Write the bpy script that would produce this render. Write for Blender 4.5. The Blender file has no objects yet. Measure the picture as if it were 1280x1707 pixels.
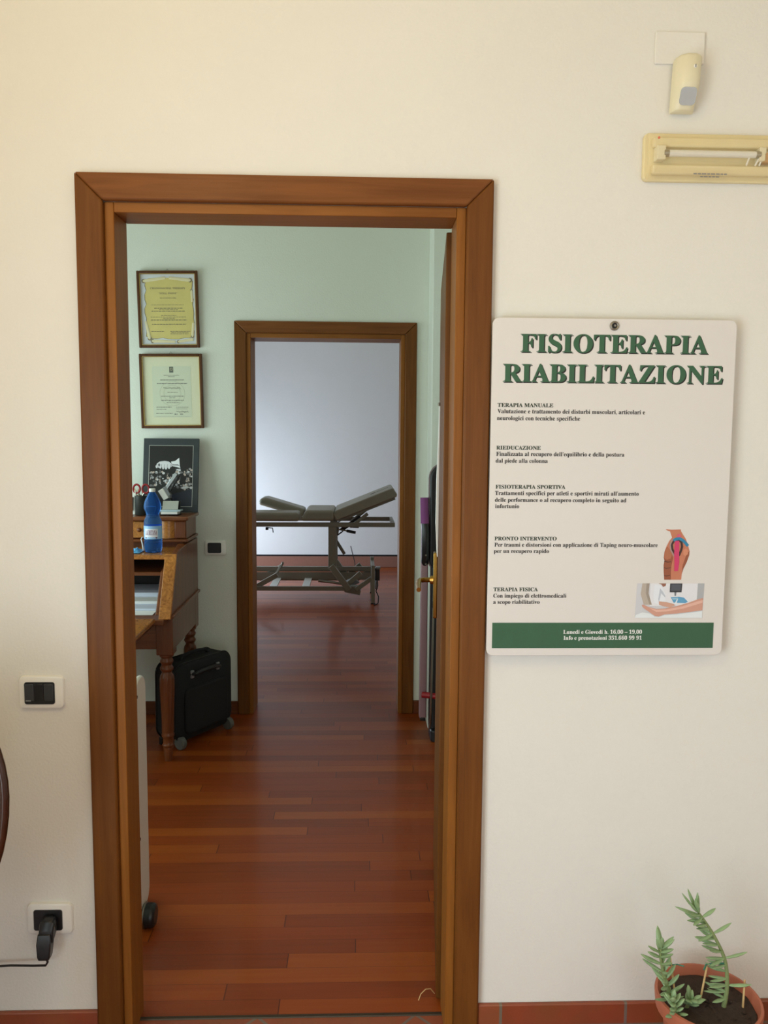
import bpy, bmesh, math, random
from mathutils import Vector, Matrix, Euler
random.seed(7)
PI = math.pi
SC = bpy.context.scene
COL = SC.collection

# ------------------------------------------------------------------ camera
cam_d = bpy.data.cameras.new('camera')
cam = bpy.data.objects.new('camera', cam_d)
COL.objects.link(cam)
SC.camera = cam
FPX, PITCH, YAW, ROLL = 1346.3, 0.0948, 0.0339, 0.0073
cam.location = (0.1687, -1.9783, 1.5596)
fwd = Vector((math.sin(YAW) * math.cos(PITCH), math.cos(YAW) * math.cos(PITCH), -math.sin(PITCH)))
rgt = Vector((math.cos(YAW), -math.sin(YAW), 0))
upv = rgt.cross(fwd)
r2 = rgt * math.cos(ROLL) + upv * math.sin(ROLL)
u2 = upv * math.cos(ROLL) - rgt * math.sin(ROLL)
cam.rotation_euler = Matrix((r2, u2, -fwd)).transposed().to_euler()
cam_d.sensor_fit = 'VERTICAL'
cam_d.sensor_height = 36.0
cam_d.sensor_width = 27.0
cam_d.lens = FPX / 1707.0 * 36.0
cam_d.clip_start = 0.05

# ------------------------------------------------------------------ world, lights, exposure
w = bpy.data.worlds.new('sky')
SC.world = w
w.use_nodes = True
w.node_tree.nodes['Background'].inputs[0].default_value = (0.75, 0.87, 1.0, 1)
w.node_tree.nodes['Background'].inputs[1].default_value = 1.0
SC.view_settings.view_transform = 'Standard'
SC.view_settings.look = 'None'
SC.view_settings.exposure = 0.0
SC.view_settings.gamma = 1.0
SC.view_settings.use_curve_mapping = False
SC.cycles.use_denoising = True
SC.cycles.max_bounces = 10
SC.cycles.diffuse_bounces = 6
SC.cycles.transmission_bounces = 10
SC.cycles.transparent_max_bounces = 12
SC.cycles.caustics_refractive = True


def area(name, loc, direction, sx, sy, power, color):
    l = bpy.data.lights.new(name, 'AREA')
    l.shape = 'RECTANGLE'
    l.size, l.size_y = sx, sy
    l.energy = power
    l.color = color
    o = bpy.data.objects.new(name, l)
    COL.objects.link(o)
    o.location = loc
    o.rotation_euler = Vector(direction).to_track_quat('-Z', 'Y').to_euler()
    return o


area('daylight_front_room', (-1.1, -2.2, 1.05), (1, 0.05, 0.0), 1.6, 1.6, 56, (0.82, 0.96, 1.0))
area('fill_behind_camera', (1.4, -4.2, 0.95), (0, 1, 0.0), 1.4, 1.5, 14, (0.86, 0.945, 1.0))  # added frontal fill, not a known light source
area('daylight_study', (-2.15, 1.35, 1.40), (1, 0.12, -0.1), 1.8, 1.25, 31, (0.78, 1.0, 0.95))
area('daylight_treatment_room', (-2.15, 6.25, 0.6), (1, 0.12, 0.0), 1.4, 0.95, 64, (0.68, 0.84, 0.99))
cl = bpy.data.lights.new('warm_fill_light', 'POINT')  # added warm fill for the upper wall, no lamp hangs here
cl.shadow_soft_size = 0.16
cl.energy = 15
cl.color = (1.0, 0.83, 0.46)
clo = bpy.data.objects.new('warm_fill_light', cl)
COL.objects.link(clo)
clo.location = (-0.45, -1.45, 2.62)

# ------------------------------------------------------------------ materials
MATS = {}


def nt(name):
    m = bpy.data.materials.new(name)
    m.use_nodes = True
    t = m.node_tree
    return m, t, t.nodes['Principled BSDF']


def srgb(r, g, b):
    f = lambda c: (c / 255 / 12.92) if c / 255 <= 0.04045 else ((c / 255 + 0.055) / 1.055) ** 2.4
    return (f(r), f(g), f(b), 1)


def P(name, rgb, rough=0.5, metal=0.0, noise=0.06, nscale=30, bump=0.0, bscale=80, coat=0.0, spec=None, sheen=0.0):
    m, t, b = nt(name)
    c = srgb(*rgb)
    N, L = t.nodes, t.links
    tc = N.new('ShaderNodeTexCoord')
    nz = N.new('ShaderNodeTexNoise')
    nz.inputs['Scale'].default_value = nscale
    nz.inputs['Detail'].default_value = 4
    L.new(tc.outputs['Object'], nz.inputs['Vector'])
    mx = N.new('ShaderNodeMix')
    mx.data_type = 'RGBA'
    mx.inputs['A'].default_value = tuple(x * (1 - noise) for x in c[:3]) + (1,)
    mx.inputs['B'].default_value = tuple(min(1, x * (1 + noise)) for x in c[:3]) + (1,)
    L.new(nz.outputs['Fac'], mx.inputs['Factor'])
    L.new(mx.outputs['Result'], b.inputs['Base Color'])
    b.inputs['Roughness'].default_value = rough
    b.inputs['Metallic'].default_value = metal
    b.inputs['Coat Weight'].default_value = coat
    if spec is not None:
        b.inputs['Specular IOR Level'].default_value = spec
    if bump:
        n2 = N.new('ShaderNodeTexNoise')
        n2.inputs['Scale'].default_value = bscale
        n2.inputs['Detail'].default_value = 5
        L.new(tc.outputs['Object'], n2.inputs['Vector'])
        bp = N.new('ShaderNodeBump')
        bp.inputs['Strength'].default_value = bump
        bp.inputs['Distance'].default_value = 0.004
        L.new(n2.outputs['Fac'], bp.inputs['Height'])
        L.new(bp.outputs['Normal'], b.inputs['Normal'])
    MATS[name] = m
    return m


def wood(name, dark, light, axis='Z', scale=1.0, rough=0.38, coat=0.15, burl=False):
    m, t, b = nt(name)
    N, L = t.nodes, t.links
    tc = N.new('ShaderNodeTexCoord')
    mp = N.new('ShaderNodeMapping')
    s = {'X': (1.2, 22, 22), 'Y': (22, 1.2, 22), 'Z': (22, 22, 1.2)}[axis]
    if burl:
        s = (9, 9, 9)
    mp.inputs['Scale'].default_value = tuple(v * scale for v in s)
    L.new(tc.outputs['Object'], mp.inputs['Vector'])
    n1 = N.new('ShaderNodeTexNoise')
    n1.inputs['Scale'].default_value = 2.0
    n1.inputs['Detail'].default_value = 8
    n1.inputs['Roughness'].default_value = 0.65
    n1.inputs['Distortion'].default_value = 3.5 if burl else 0.6
    L.new(mp.outputs['Vector'], n1.inputs['Vector'])
    n3 = N.new('ShaderNodeTexNoise')
    n3.inputs['Scale'].default_value = 2.2
    n3.inputs['Detail'].default_value = 2
    L.new(tc.outputs['Object'], n3.inputs['Vector'])
    ad = N.new('ShaderNodeMath')
    ad.operation = 'MULTIPLY_ADD'
    L.new(n3.outputs['Fac'], ad.inputs[0])
    ad.inputs[1].default_value = 0.5
    L.new(n1.outputs['Fac'], ad.inputs[2])
    cr = N.new('ShaderNodeValToRGB')
    cr.color_ramp.elements[0].position = 0.45
    cr.color_ramp.elements[1].position = 1.0
    cr.color_ramp.elements[0].color = srgb(*dark)
    cr.color_ramp.elements[1].color = srgb(*light)
    L.new(ad.outputs[0], cr.inputs['Fac'])
    L.new(cr.outputs['Color'], b.inputs['Base Color'])
    b.inputs['Roughness'].default_value = rough
    b.inputs['Coat Weight'].default_value = coat
    b.inputs['Specular IOR Level'].default_value = 0.22
    b.inputs['Coat Roughness'].default_value = 0.25
    bp = N.new('ShaderNodeBump')
    bp.inputs['Strength'].default_value = 0.06
    bp.inputs['Distance'].default_value = 0.002
    L.new(n1.outputs['Fac'], bp.inputs['Height'])
    L.new(bp.outputs['Normal'], b.inputs['Normal'])
    MATS[name] = m
    return m


def parquet(name):
    m, t, b = nt(name)
    N, L = t.nodes, t.links

    def math_(op, a, c=None):
        n = N.new('ShaderNodeMath')
        n.operation = op
        for i, v in enumerate((a, c)):
            if v is None:
                continue
            if isinstance(v, (int, float)):
                n.inputs[i].default_value = v
            else:
                L.new(v, n.inputs[i])
        return n.outputs[0]
    tc = N.new('ShaderNodeTexCoord')
    sx = N.new('ShaderNodeSeparateXYZ')
    L.new(tc.outputs['Object'], sx.inputs[0])
    W_, LN = 0.066, 1.0
    ry = math_('DIVIDE', sx.outputs['Y'], W_)
    row = math_('FLOOR', ry)
    fy = math_('FRACT', ry)
    wn = N.new('ShaderNodeTexWhiteNoise')
    wn.noise_dimensions = '1D'
    L.new(row, wn.inputs['W'])
    xx = math_('ADD', math_('DIVIDE', sx.outputs['X'], LN), math_('MULTIPLY', wn.outputs['Value'], 7.0))
    colm = math_('FLOOR', xx)
    fx = math_('FRACT', xx)
    cb = N.new('ShaderNodeCombineXYZ')
    L.new(colm, cb.inputs[0])
    L.new(row, cb.inputs[1])
    w2 = N.new('ShaderNodeTexWhiteNoise')
    w2.noise_dimensions = '2D'
    L.new(cb.outputs[0], w2.inputs['Vector'])
    mp = N.new('ShaderNodeMapping')
    mp.inputs['Scale'].default_value = (2.0, 45, 1)
    L.new(tc.outputs['Object'], mp.inputs['Vector'])
    of = N.new('ShaderNodeVectorMath')
    of.operation = 'MULTIPLY_ADD'
    L.new(w2.outputs['Color'], of.inputs[0])
    of.inputs[1].default_value = (40, 40, 40)
    L.new(mp.outputs[0], of.inputs[2])
    nz = N.new('ShaderNodeTexNoise')
    nz.inputs['Scale'].default_value = 1.6
    nz.inputs['Detail'].default_value = 6
    L.new(of.outputs[0], nz.inputs['Vector'])
    tone = math_('ADD', math_('MULTIPLY', w2.outputs['Value'], 0.62), math_('MULTIPLY', nz.outputs['Fac'], 0.45))
    cr = N.new('ShaderNodeValToRGB')
    e = cr.color_ramp.elements
    e[0].position, e[0].color = 0.12, srgb(116, 50, 12)
    e[1].position, e[1].color = 0.95, srgb(162, 82, 24)
    k = e.new(0.5)
    k.color = srgb(142, 61, 16)
    L.new(tone, cr.inputs['Fac'])
    # fine seams
    sm1 = math_('LESS_THAN', math_('ABSOLUTE', math_('SUBTRACT', fy, 0.5)), 0.492)
    sm2 = math_('LESS_THAN', math_('ABSOLUTE', math_('SUBTRACT', fx, 0.5)), 0.4985)
    seam = math_('MULTIPLY', sm1, sm2)
    mx = N.new('ShaderNodeMix')
    mx.data_type = 'RGBA'
    mx.inputs['A'].default_value = srgb(88, 34, 16)
    L.new(seam, mx.inputs['Factor'])
    L.new(cr.outputs['Color'], mx.inputs['B'])
    L.new(mx.outputs['Result'], b.inputs['Base Color'])
    b.inputs['Roughness'].default_value = 0.42
    b.inputs['Specular IOR Level'].default_value = 0.3
    b.inputs['Coat Weight'].default_value = 0.18
    b.inputs['Coat Roughness'].default_value = 0.12
    n2 = N.new('ShaderNodeTexNoise')
    n2.inputs['Scale'].default_value = 9
    L.new(tc.outputs['Object'], n2.inputs['Vector'])
    bp = N.new('ShaderNodeBump')
    bp.inputs['Strength'].default_value = 0.08
    bp.inputs['Distance'].default_value = 0.004
    L.new(n2.outputs['Fac'], bp.inputs['Height'])
    L.new(bp.outputs['Normal'], b.inputs['Normal'])
    L.new(bp.outputs['Normal'], b.inputs['Coat Normal'])
    return m


def cotto(name, rot, size, horiz=False):
    m, t, b = nt(name)
    N, L = t.nodes, t.links
    tc = N.new('ShaderNodeTexCoord')
    mp = N.new('ShaderNodeMapping')
    mp.inputs['Rotation'].default_value = (PI / 2 if horiz else 0, 0, rot)
    mp.inputs['Location'].default_value = (0.11, 0.02, 0)
    L.new(tc.outputs['Object'], mp.inputs['Vector'])
    br = N.new('ShaderNodeTexBrick')
    br.offset = 0.0
    br.inputs['Scale'].default_value = 1.0
    br.inputs['Brick Width'].default_value = size
    br.inputs['Row Height'].default_value = size
    br.inputs['Mortar Size'].default_value = 0.004
    br.inputs['Color1'].default_value = srgb(160, 86, 56)
    br.inputs['Color2'].default_value = srgb(146, 70, 44)
    br.inputs['Mortar'].default_value = srgb(128, 112, 100)
    L.new(mp.outputs[0], br.inputs['Vector'])
    nz = N.new('ShaderNodeTexNoise')
    nz.inputs['Scale'].default_value = 14
    L.new(tc.outputs['Object'], nz.inputs['Vector'])
    mx = N.new('ShaderNodeMix')
    mx.data_type = 'RGBA'
    mx.blend_type = 'MULTIPLY'
    mx.inputs['Factor'].default_value = 0.35
    L.new(br.outputs['Color'], mx.inputs['A'])
    L.new(nz.outputs['Color'], mx.inputs['B'])
    L.new(mx.outputs['Result'], b.inputs['Base Color'])
    b.inputs['Roughness'].default_value = 0.35
    return m


def glass(name, rgb, rough=0.0, ior=1.3, mixw=1.0):
    m, t, b = nt(name)
    b.inputs['Base Color'].default_value = srgb(*rgb)
    b.inputs['Transmission Weight'].default_value = mixw
    b.inputs['Roughness'].default_value = rough
    b.inputs['IOR'].default_value = ior
    return m


def clear_sheet(name, rgb, opacity, rough=0.1):
    # thin clear plastic or picture glass: mostly see-through with a glossy face
    m, t, b = nt(name)
    b.inputs['Base Color'].default_value = srgb(*rgb)
    b.inputs['Roughness'].default_value = rough
    b.inputs['Alpha'].default_value = opacity
    return m


WALL = P('wall_plaster', (229, 226, 219), 0.9, noise=0.02, nscale=5, bump=0.24, bscale=150, spec=0.2)
WALLG = P('wall_plaster_green_light_tint', (226, 230, 220), 0.9, noise=0.02, nscale=5, bump=0.3, bscale=130, spec=0.2)  # white plaster, green of the outdoor light put into its colour
WALLF = P('wall_plaster_white', (226, 226, 226), 0.9, noise=0.02, nscale=5, bump=0.2, bscale=120, spec=0.2)
CEILW = P('ceiling_white', (238, 236, 220), 0.9)
CEILB = P('ceiling_cream', (236, 222, 190), 0.9)
WV = wood('door_wood_upright', (88, 48, 12), (122, 74, 28), 'Z', rough=0.5, coat=0.04)
WH = wood('door_wood_header', (98, 54, 20), (134, 82, 40), 'X', rough=0.5, coat=0.04)
WJ = wood('jamb_wood_upright', (118, 68, 18), (152, 96, 38), 'Z', rough=0.5, coat=0.04)
WJH = wood('jamb_wood_header', (120, 70, 24), (154, 98, 44), 'X', rough=0.5, coat=0.04)
WLEAF = wood('leaf_wood', (86, 50, 14), (116, 72, 26), 'Z', rough=0.5, coat=0.04)
PARQ = parquet('parquet_boards')
TILE = cotto('terracotta_floor_tiles', PI / 4, 0.3)
TILEB = cotto('terracotta_skirting_tiles', 0, 0.33, True)
SKIRT = wood('skirting_wood', (86, 44, 24), (120, 66, 38), 'X')
STEEL = P('brushed_steel', (150, 145, 135), 0.35, 1.0)
BRASS = P('polished_brass', (178, 138, 70), 0.25, 1.0)
GROUND = P('seal_rubber', (60, 50, 40), 0.8)
WHITEP = P('white_plastic', (236, 234, 228), 0.3, noise=0.01)
CREAMP = P('cream_plastic', (228, 220, 190), 0.4, noise=0.03)
IVORYP = P('yellowed_plastic', (228, 212, 166), 0.4, noise=0.05)
BLACKP = P('black_plastic', (28, 28, 30), 0.35)
DARKG = P('dark_grey_plastic', (58, 60, 64), 0.3)
GREYP = P('grey_plastic', (130, 130, 132), 0.4)
LENS = P('sensor_lens', (176, 178, 182), 0.25)
PAPER = P('white_paper', (238, 238, 236), 0.7, noise=0.01)
INK = P('black_ink', (30, 26, 24), 0.6)
INKG = P('dark_green_ink', (44, 58, 42), 0.6)
GREEN = P('sign_green', (52, 94, 66), 0.55)
SIGN = P('sign_white_panel', (222, 217, 213), 0.45, noise=0.01)
RED = P('red_plastic', (150, 24, 34), 0.35)
BLACKF = P('black_fabric', (20, 20, 22), 0.85, bump=0.3, bscale=400)
FOAM = P('purple_foam', (128, 70, 124), 0.9)
LILAC = P('lilac_grey_enamel', (150, 118, 124), 0.4)
CREAMM = P('cream_enamel', (132, 127, 112), 0.4, noise=0.03)
VINYL = P('olive_grey_vinyl', (150, 146, 128), 0.45, noise=0.03, bump=0.1, bscale=300)
TERRA = P('terracotta_plastic', (172, 98, 72), 0.55, noise=0.06, nscale=12)
SOIL = P('potting_soil', (58, 44, 36), 0.95, noise=0.5, nscale=120, bump=1.0, bscale=160)
LEAF = P('succulent_leaf', (138, 164, 118), 0.45, noise=0.2, nscale=40)
STEMM = P('succulent_stem', (128, 142, 92), 0.6, noise=0.1)
STICK = P('wooden_stick_wood', (214, 178, 124), 0.6, noise=0.12)
TIE = P('green_tie', (60, 120, 96), 0.5)

# ------------------------------------------------------------------ helpers
ORG = {}


def tag(o, label=None, cat=None, group=None, kind=None):
    if label:
        o['label'] = label
    if cat:
        o['category'] = cat
    if group:
        o['group'] = group
    if kind:
        o['kind'] = kind
    return o


def thing(name, label, cat, loc=(0, 0, 0), rot=None, group=None, kind=None):
    o = bpy.data.objects.new(name, None)
    COL.objects.link(o)
    o.empty_display_size = 0.05
    o.location = loc
    if rot:
        o.rotation_euler = rot
        ORG[o] = Vector((0, 0, 0))      # children are given in the thing's own frame
    else:
        ORG[o] = Vector(loc)            # children are given in room coordinates
    return tag(o, label, cat, group, kind)


class MB:
    def __init__(s):
        s.bm = bmesh.new()
        s.mi = 0

    def _f(s, vs):
        try:
            f = s.bm.faces.new(vs)
            f.material_index = s.mi
            return f
        except ValueError:
            return None

    def box(s, x0, x1, y0, y1, z0, z1):
        v = [s.bm.verts.new(p) for p in ((x0, y0, z0), (x1, y0, z0), (x1, y1, z0), (x0, y1, z0), (x0, y0, z1), (x1, y0, z1), (x1, y1, z1), (x0, y1, z1))]
        for q in ((3, 2, 1, 0), (4, 5, 6, 7), (0, 1, 5, 4), (1, 2, 6, 5), (2, 3, 7, 6), (3, 0, 4, 7)):
            s._f([v[i] for i in q])
        return s

    def prism(s, poly, axis, a, b):
        # poly: 2D outline; axis: extrusion axis between a and b
        def pt(p, c):
            if axis == 'Y':
                return (p[0], c, p[1])
            if axis == 'X':
                return (c, p[0], p[1])
            return (p[0], p[1], c)
        A = [s.bm.verts.new(pt(p, a)) for p in poly]
        B = [s.bm.verts.new(pt(p, b)) for p in poly]
        n = len(poly)
        s._f(A)
        s._f(B[::-1])
        for i in range(n):
            s._f([A[(i + 1) % n], A[i], B[i], B[(i + 1) % n]])
        return s

    def flat(s, pts):
        s._f([s.bm.verts.new(p) for p in pts])
        return s

    def loft(s, rings, cap0=True, cap1=True):
        R = [[s.bm.verts.new(p) for p in r] for r in rings]
        n = len(R[0])
        for i in range(len(R) - 1):
            for j in range(n):
                s._f([R[i][j], R[i][(j + 1) % n], R[i + 1][(j + 1) % n], R[i + 1][j]])
        if cap0:
            s._f(R[0][::-1])
        if cap1:
            s._f(R[-1])
        return s

    def cyl(s, p0, p1, r0, r1=None, seg=16):
        r1 = r0 if r1 is None else r1
        p0, p1 = Vector(p0), Vector(p1)
        q = (p1 - p0).to_track_quat('Z', 'Y')
        rings = []
        for p, r in ((p0, r0), (p1, r1)):
            rings.append([p + q @ Vector((r * math.cos(2 * PI * k / seg), r * math.sin(2 * PI * k / seg), 0)) for k in range(seg)])
        return s.loft(rings)

    def tube(s, pts, r, seg=10, closed=False):
        P_ = [Vector(p) for p in pts]
        n = len(P_)
        rs = r if isinstance(r, (list, tuple)) else [r] * n
        rings = []
        up = None
        for i, p in enumerate(P_):
            if closed:
                d = (P_[(i + 1) % n] - P_[i - 1]).normalized()
            else:
                d = (P_[min(i + 1, n - 1)] - P_[max(i - 1, 0)]).normalized()
            if up is None:
                up = Vector((0, 0, 1)) if abs(d.z) < 0.9 else Vector((0, 1, 0))
            side = d.cross(up)
            if side.length < 1e-5:
                side = d.orthogonal()
            side.normalize()
            up = side.cross(d).normalized()
            rings.append([p + rs[i] * (side * math.cos(2 * PI * k / seg) + up * math.sin(2 * PI * k / seg)) for k in range(seg)])
        if closed:
            rings.append(rings[0])
            return s.loft(rings, False, False)
        return s.loft(rings)

    def lathe(s, prof, c, seg=24, flute=None):
        # prof: (radius, z); flute: (z0, z1, count, depth)
        rings = []
        for r, z in prof:
            ring = []
            for k in range(seg):
                a = 2 * PI * k / seg
                rr = r
                if flute and flute[0] < z < flute[1]:
                    rr = r - flute[3] * (0.5 + 0.5 * math.cos(a * flute[2]))
                ring.append((c[0] + rr * math.cos(a), c[1] + rr * math.sin(a), c[2] + z))
            rings.append(ring)
        return s.loft(rings)

    def ball(s, c, r, sc=(1, 1, 1), seg=14):
        n = seg // 2
        return s.loft([[(c[0] + sc[0] * r * math.sin(PI * i / n) * math.cos(2 * PI * k / seg), c[1] + sc[1] * r * math.sin(PI * i / n) * math.sin(2 * PI * k / seg), c[2] - sc[2] * r * math.cos(PI * i / n)) for k in range(seg)] for i in [0.05] + list(range(1, n)) + [n - 0.05]])

    def bar(s, p0, p1, w_, h_):
        # rectangular bar between two points, w_ across (horizontal), h_ in its vertical plane
        p0, p1 = Vector(p0), Vector(p1)
        d = (p1 - p0).normalized()
        up = Vector((0, 0, 1)) if abs(d.z) < 0.95 else Vector((1, 0, 0))
        side = d.cross(up).normalized()
        up = side.cross(d).normalized()
        rings = []
        for p in (p0, p1):
            rings.append([p + side * a * w_ / 2 + up * b * h_ / 2 for a, b in ((-1, -1), (1, -1), (1, 1), (-1, 1))])
        return s.loft(rings)

    def build(s, name, mats, parent=None, bevel=0.0, smooth=35, seg=2, subsurf=0):
        if not isinstance(mats, (list, tuple)):
            mats = [mats]
        root = parent
        while root is not None and root.parent is not None:
            root = root.parent
        if root is not None and root in ORG:
            bmesh.ops.translate(s.bm, verts=s.bm.verts, vec=-ORG[root])
        bmesh.ops.recalc_face_normals(s.bm, faces=s.bm.faces)
        me = bpy.data.meshes.new(name)
        s.bm.to_mesh(me)
        s.bm.free()
        for m in mats:
            me.materials.append(m)
        if smooth:
            for p in me.polygons:
                p.use_smooth = True
            me.set_sharp_from_angle(angle=math.radians(smooth))
        o = bpy.data.objects.new(name, me)
        COL.objects.link(o)
        if parent is not None:
            o.parent = parent
        if bevel:
            b = o.modifiers.new('bevel', 'BEVEL')
            b.width = bevel
            b.segments = seg
            b.limit_method = 'ANGLE'
            b.angle_limit = math.radians(40)
        if subsurf:
            u = o.modifiers.new('sub', 'SUBSURF')
            u.levels = u.render_levels = subsurf
        return o


def rrect(x0, x1, z0, z1, r, seg=5):
    out = []
    for cx, cz, a0 in ((x1 - r, z1 - r, 0), (x0 + r, z1 - r, PI / 2), (x0 + r, z0 + r, PI), (x1 - r, z0 + r, 1.5 * PI)):
        for k in range(seg + 1):
            a = a0 + k * PI / 2 / seg
            out.append((cx + r * math.cos(a), cz + r * math.sin(a)))
    return out


BOLD = {}
for i in range(26):
    BOLD[chr(65 + i)] = chr(0x1D400 + i)
    BOLD[chr(97 + i)] = chr(0x1D41A + i)
for i in range(10):
    BOLD[chr(48 + i)] = chr(0x1D7CE + i)


def text_bm(body, x0, x1, zb, cap, y, offset=0.0):
    cu = bpy.data.curves.new('lettering', 'FONT')
    cu.body = ''.join(BOLD.get(c, c) for c in body)
    cu.resolution_u = 3
    o = bpy.data.objects.new('lettering', cu)
    COL.objects.link(o)
    dg = bpy.context.evaluated_depsgraph_get()
    me = bpy.data.meshes.new_from_object(o.evaluated_get(dg))
    bpy.data.objects.remove(o)
    bpy.data.curves.remove(cu)
    mb = MB()
    mb.bm.from_mesh(me)
    if offset:
        mb.bm.from_mesh(me)
        nv = len(mb.bm.verts) // 2
        for k, v in enumerate(mb.bm.verts):
            v.co.x += offset if k < nv else -offset
            v.co.z = 0.0 if k < nv else 5e-5
    bpy.data.meshes.remove(me)
    xs = [v.co.x for v in mb.bm.verts]
    a, b = min(xs), max(xs)
    for v in mb.bm.verts:
        v.co = Vector((x0 + (v.co.x - a) / (b - a) * (x1 - x0), y - v.co.z, zb + v.co.y / 0.68 * cap))
    return mb


def strip_row(mb, x0, x1, z, h, y, words=(0.012, 0.03), gap=0.004):
    # a row of print too small to read in the photograph: broken dark dashes
    x = x0
    while x < x1:
        l = random.uniform(*words)
        e = min(x + l, x1)
        mb.flat([(x, y, z), (e, y, z), (e, y, z + h), (x, y, z + h)])
        x = e + gap


def wall_grid(mb, fixed, u0, u1, z0, z1, holes, axis):
    # wall slab with rectangular holes (hu0,hu1,hz0,hz1); fixed = (a,b) thickness range
    us = sorted({u0, u1} | {h[0] for h in holes} | {h[1] for h in holes})
    zs = sorted({z0, z1} | {h[2] for h in holes} | {h[3] for h in holes})
    us = [u for u in us if u0 <= u <= u1]
    zs = [z for z in zs if z0 <= z <= z1]
    for i in range(len(us) - 1):
        for j in range(len(zs) - 1):
            cu, cz = (us[i] + us[i + 1]) / 2, (zs[j] + zs[j + 1]) / 2
            if any(h[0] < cu < h[1] and h[2] < cz < h[3] for h in holes):
                continue
            if axis == 'Y':
                mb.box(us[i], us[i + 1], fixed[0], fixed[1], zs[j], zs[j + 1])
            else:
                mb.box(fixed[0], fixed[1], us[i], us[i + 1], zs[j], zs[j + 1])
    bmesh.ops.remove_doubles(mb.bm, verts=mb.bm.verts, dist=1e-5)
    return mb


def S(name, mb, mats, **k):
    return tag(mb.build(name, mats, **k), kind='structure')


# ------------------------------------------------------------------ room shell
HL, HR, HT = -0.428, 0.428, 2.10
S('wall_front', wall_grid(MB(), (0.0, 0.10), -2.2, 2.2, 0, 3.0, [(HL, HR, 0, HT)], 'Y'), WALL, smooth=0)
B0, B1 = 2.445, 2.63
S('wall_back', wall_grid(MB(), (B0, B1), -2.2, 2.2, 0, 3.0, [(-0.428, 0.428, 0, HT)], 'Y'), WALLG, smooth=0)
S('wall_far', wall_grid(MB(), (7.52, 7.66), -2.35, 2.35, 0, 3.0, [], 'Y'), WALLF, smooth=0)
WIN = [(-3.05, -1.35, 0.2, 1.95), (0.42, 2.3, 0.75, 2.1), (5.45, 7.05, 0.05, 2.25)]
S('wall_left', wall_grid(MB(), (-1.30, -1.15), -4.25, 0.0, 0, 3.0, [WIN[0]], 'X'), WALL, smooth=0)
S('wall_study_left', wall_grid(MB(), (-2.35, -2.2), 0.0, 7.52, 0, 3.0, WIN[1:], 'X'), WALLG, smooth=0)
S('wall_right', wall_grid(MB(), (2.2, 2.35), -4.4, 7.52, 0, 3.0, [], 'X'), WALL, smooth=0)
S('wall_study_right', wall_grid(MB(), (1.0, 1.1), 0.10, B0, 0, 3.0, [], 'X'), WALLG, smooth=0)
S('wall_rear', wall_grid(MB(), (-4.4, -4.25), -2.2, 2.2, 0, 3.0, [(0.55, 2.1, 0.1, 2.05)], 'Y'), WALL, smooth=0)
S('pillar_corner', MB().box(0.552, 1.0, 2.2, B0, 0, 2.9), WALLG, smooth=0, bevel=0.004)
S('floor', MB().box(-2.2, 2.2, -4.25, 0.066, -0.1, 0.0), TILE, smooth=0)
S('floor_parquet', MB().box(-2.2, 2.2, 0.066, 7.52, -0.1, 0.0), PARQ, smooth=0)
S('trim_1', MB().prism([(0.058, 0), (0.06, 0.003), (0.069, 0.003), (0.071, 0)], 'X', -0.404, 0.404), P('threshold_bronze', (70, 58, 46), 0.5, 0.5), smooth=0)
S('ceiling', MB().box(-2.35, 2.35, -4.4, 0.05, 3.0, 3.1), CEILB, smooth=0)
S('ceiling_white', MB().box(-2.35, 2.35, 0.05, 7.66, 3.0, 3.1), CEILW, smooth=0)
S('baseboard_front', MB().box(0.49, 2.2, -0.012, 0.0, 0.0, 0.08).box(-1.15, -0.49, -0.012, 0, 0, 0.08), TILEB, bevel=0.003)
S('baseboard_back', MB().box(-2.2, -0.49, B0 - 0.012, B0, 0, 0.075).box(0.49, 0.552, B0 - 0.012, B0, 0, 0.075), SKIRT, bevel=0.003)
S('baseboard_far', MB().box(-2.2, 2.2, 7.5, 7.52, 0, 0.128), P('skirting_far', (146, 104, 90), 0.25), bevel=0.003)
S('shadow_gap_strip', MB().box(-2.2, 2.2, 7.513, 7.52, 0.128, 0.146), BLACKP, smooth=0)  # black strip put in for the shadow gap above the skirting

PANE = clear_sheet('window_pane', (220, 235, 235), 0.08, 0.02)
for i, (a, b, c, d) in enumerate(WIN):
    f = MB()
    XW = -1.15 if i == 0 else -2.2
    m_ = (a + b) / 2
    for (p, q, r_, s_) in ((a, a + 0.06, c, d), (b - 0.06, b, c, d), (a, b, c, c + 0.06), (a, b, d - 0.06, d), (m_ - 0.04, m_ + 0.04, c, d)):
        f.box(XW - 0.11, XW - 0.05, p, q, r_, s_)
    wo = S('window_%d' % (i + 1), f, WV, bevel=0.004)
    MB().box(XW - 0.084, XW - 0.08, a + 0.03, b - 0.03, c + 0.03, d - 0.03).build('pane', PANE, wo, smooth=0)
f = MB()
for (p, q, r_, s_) in ((0.55, 0.61, 0.1, 2.05), (2.04, 2.1, 0.1, 2.05), (0.55, 2.1, 0.1, 0.16), (0.55, 2.1, 1.99, 2.05), (1.28, 1.36, 0.1, 2.05)):
    f.box(p, q, -4.36, -4.3, r_, s_)
wo = S('window_4', f, WV, bevel=0.004)  # unseen window, added to go with the frontal fill
MB().box(0.58, 2.07, -4.332, -4.328, 0.13, 2.02).build('pane', PANE, wo, smooth=0)


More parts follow.
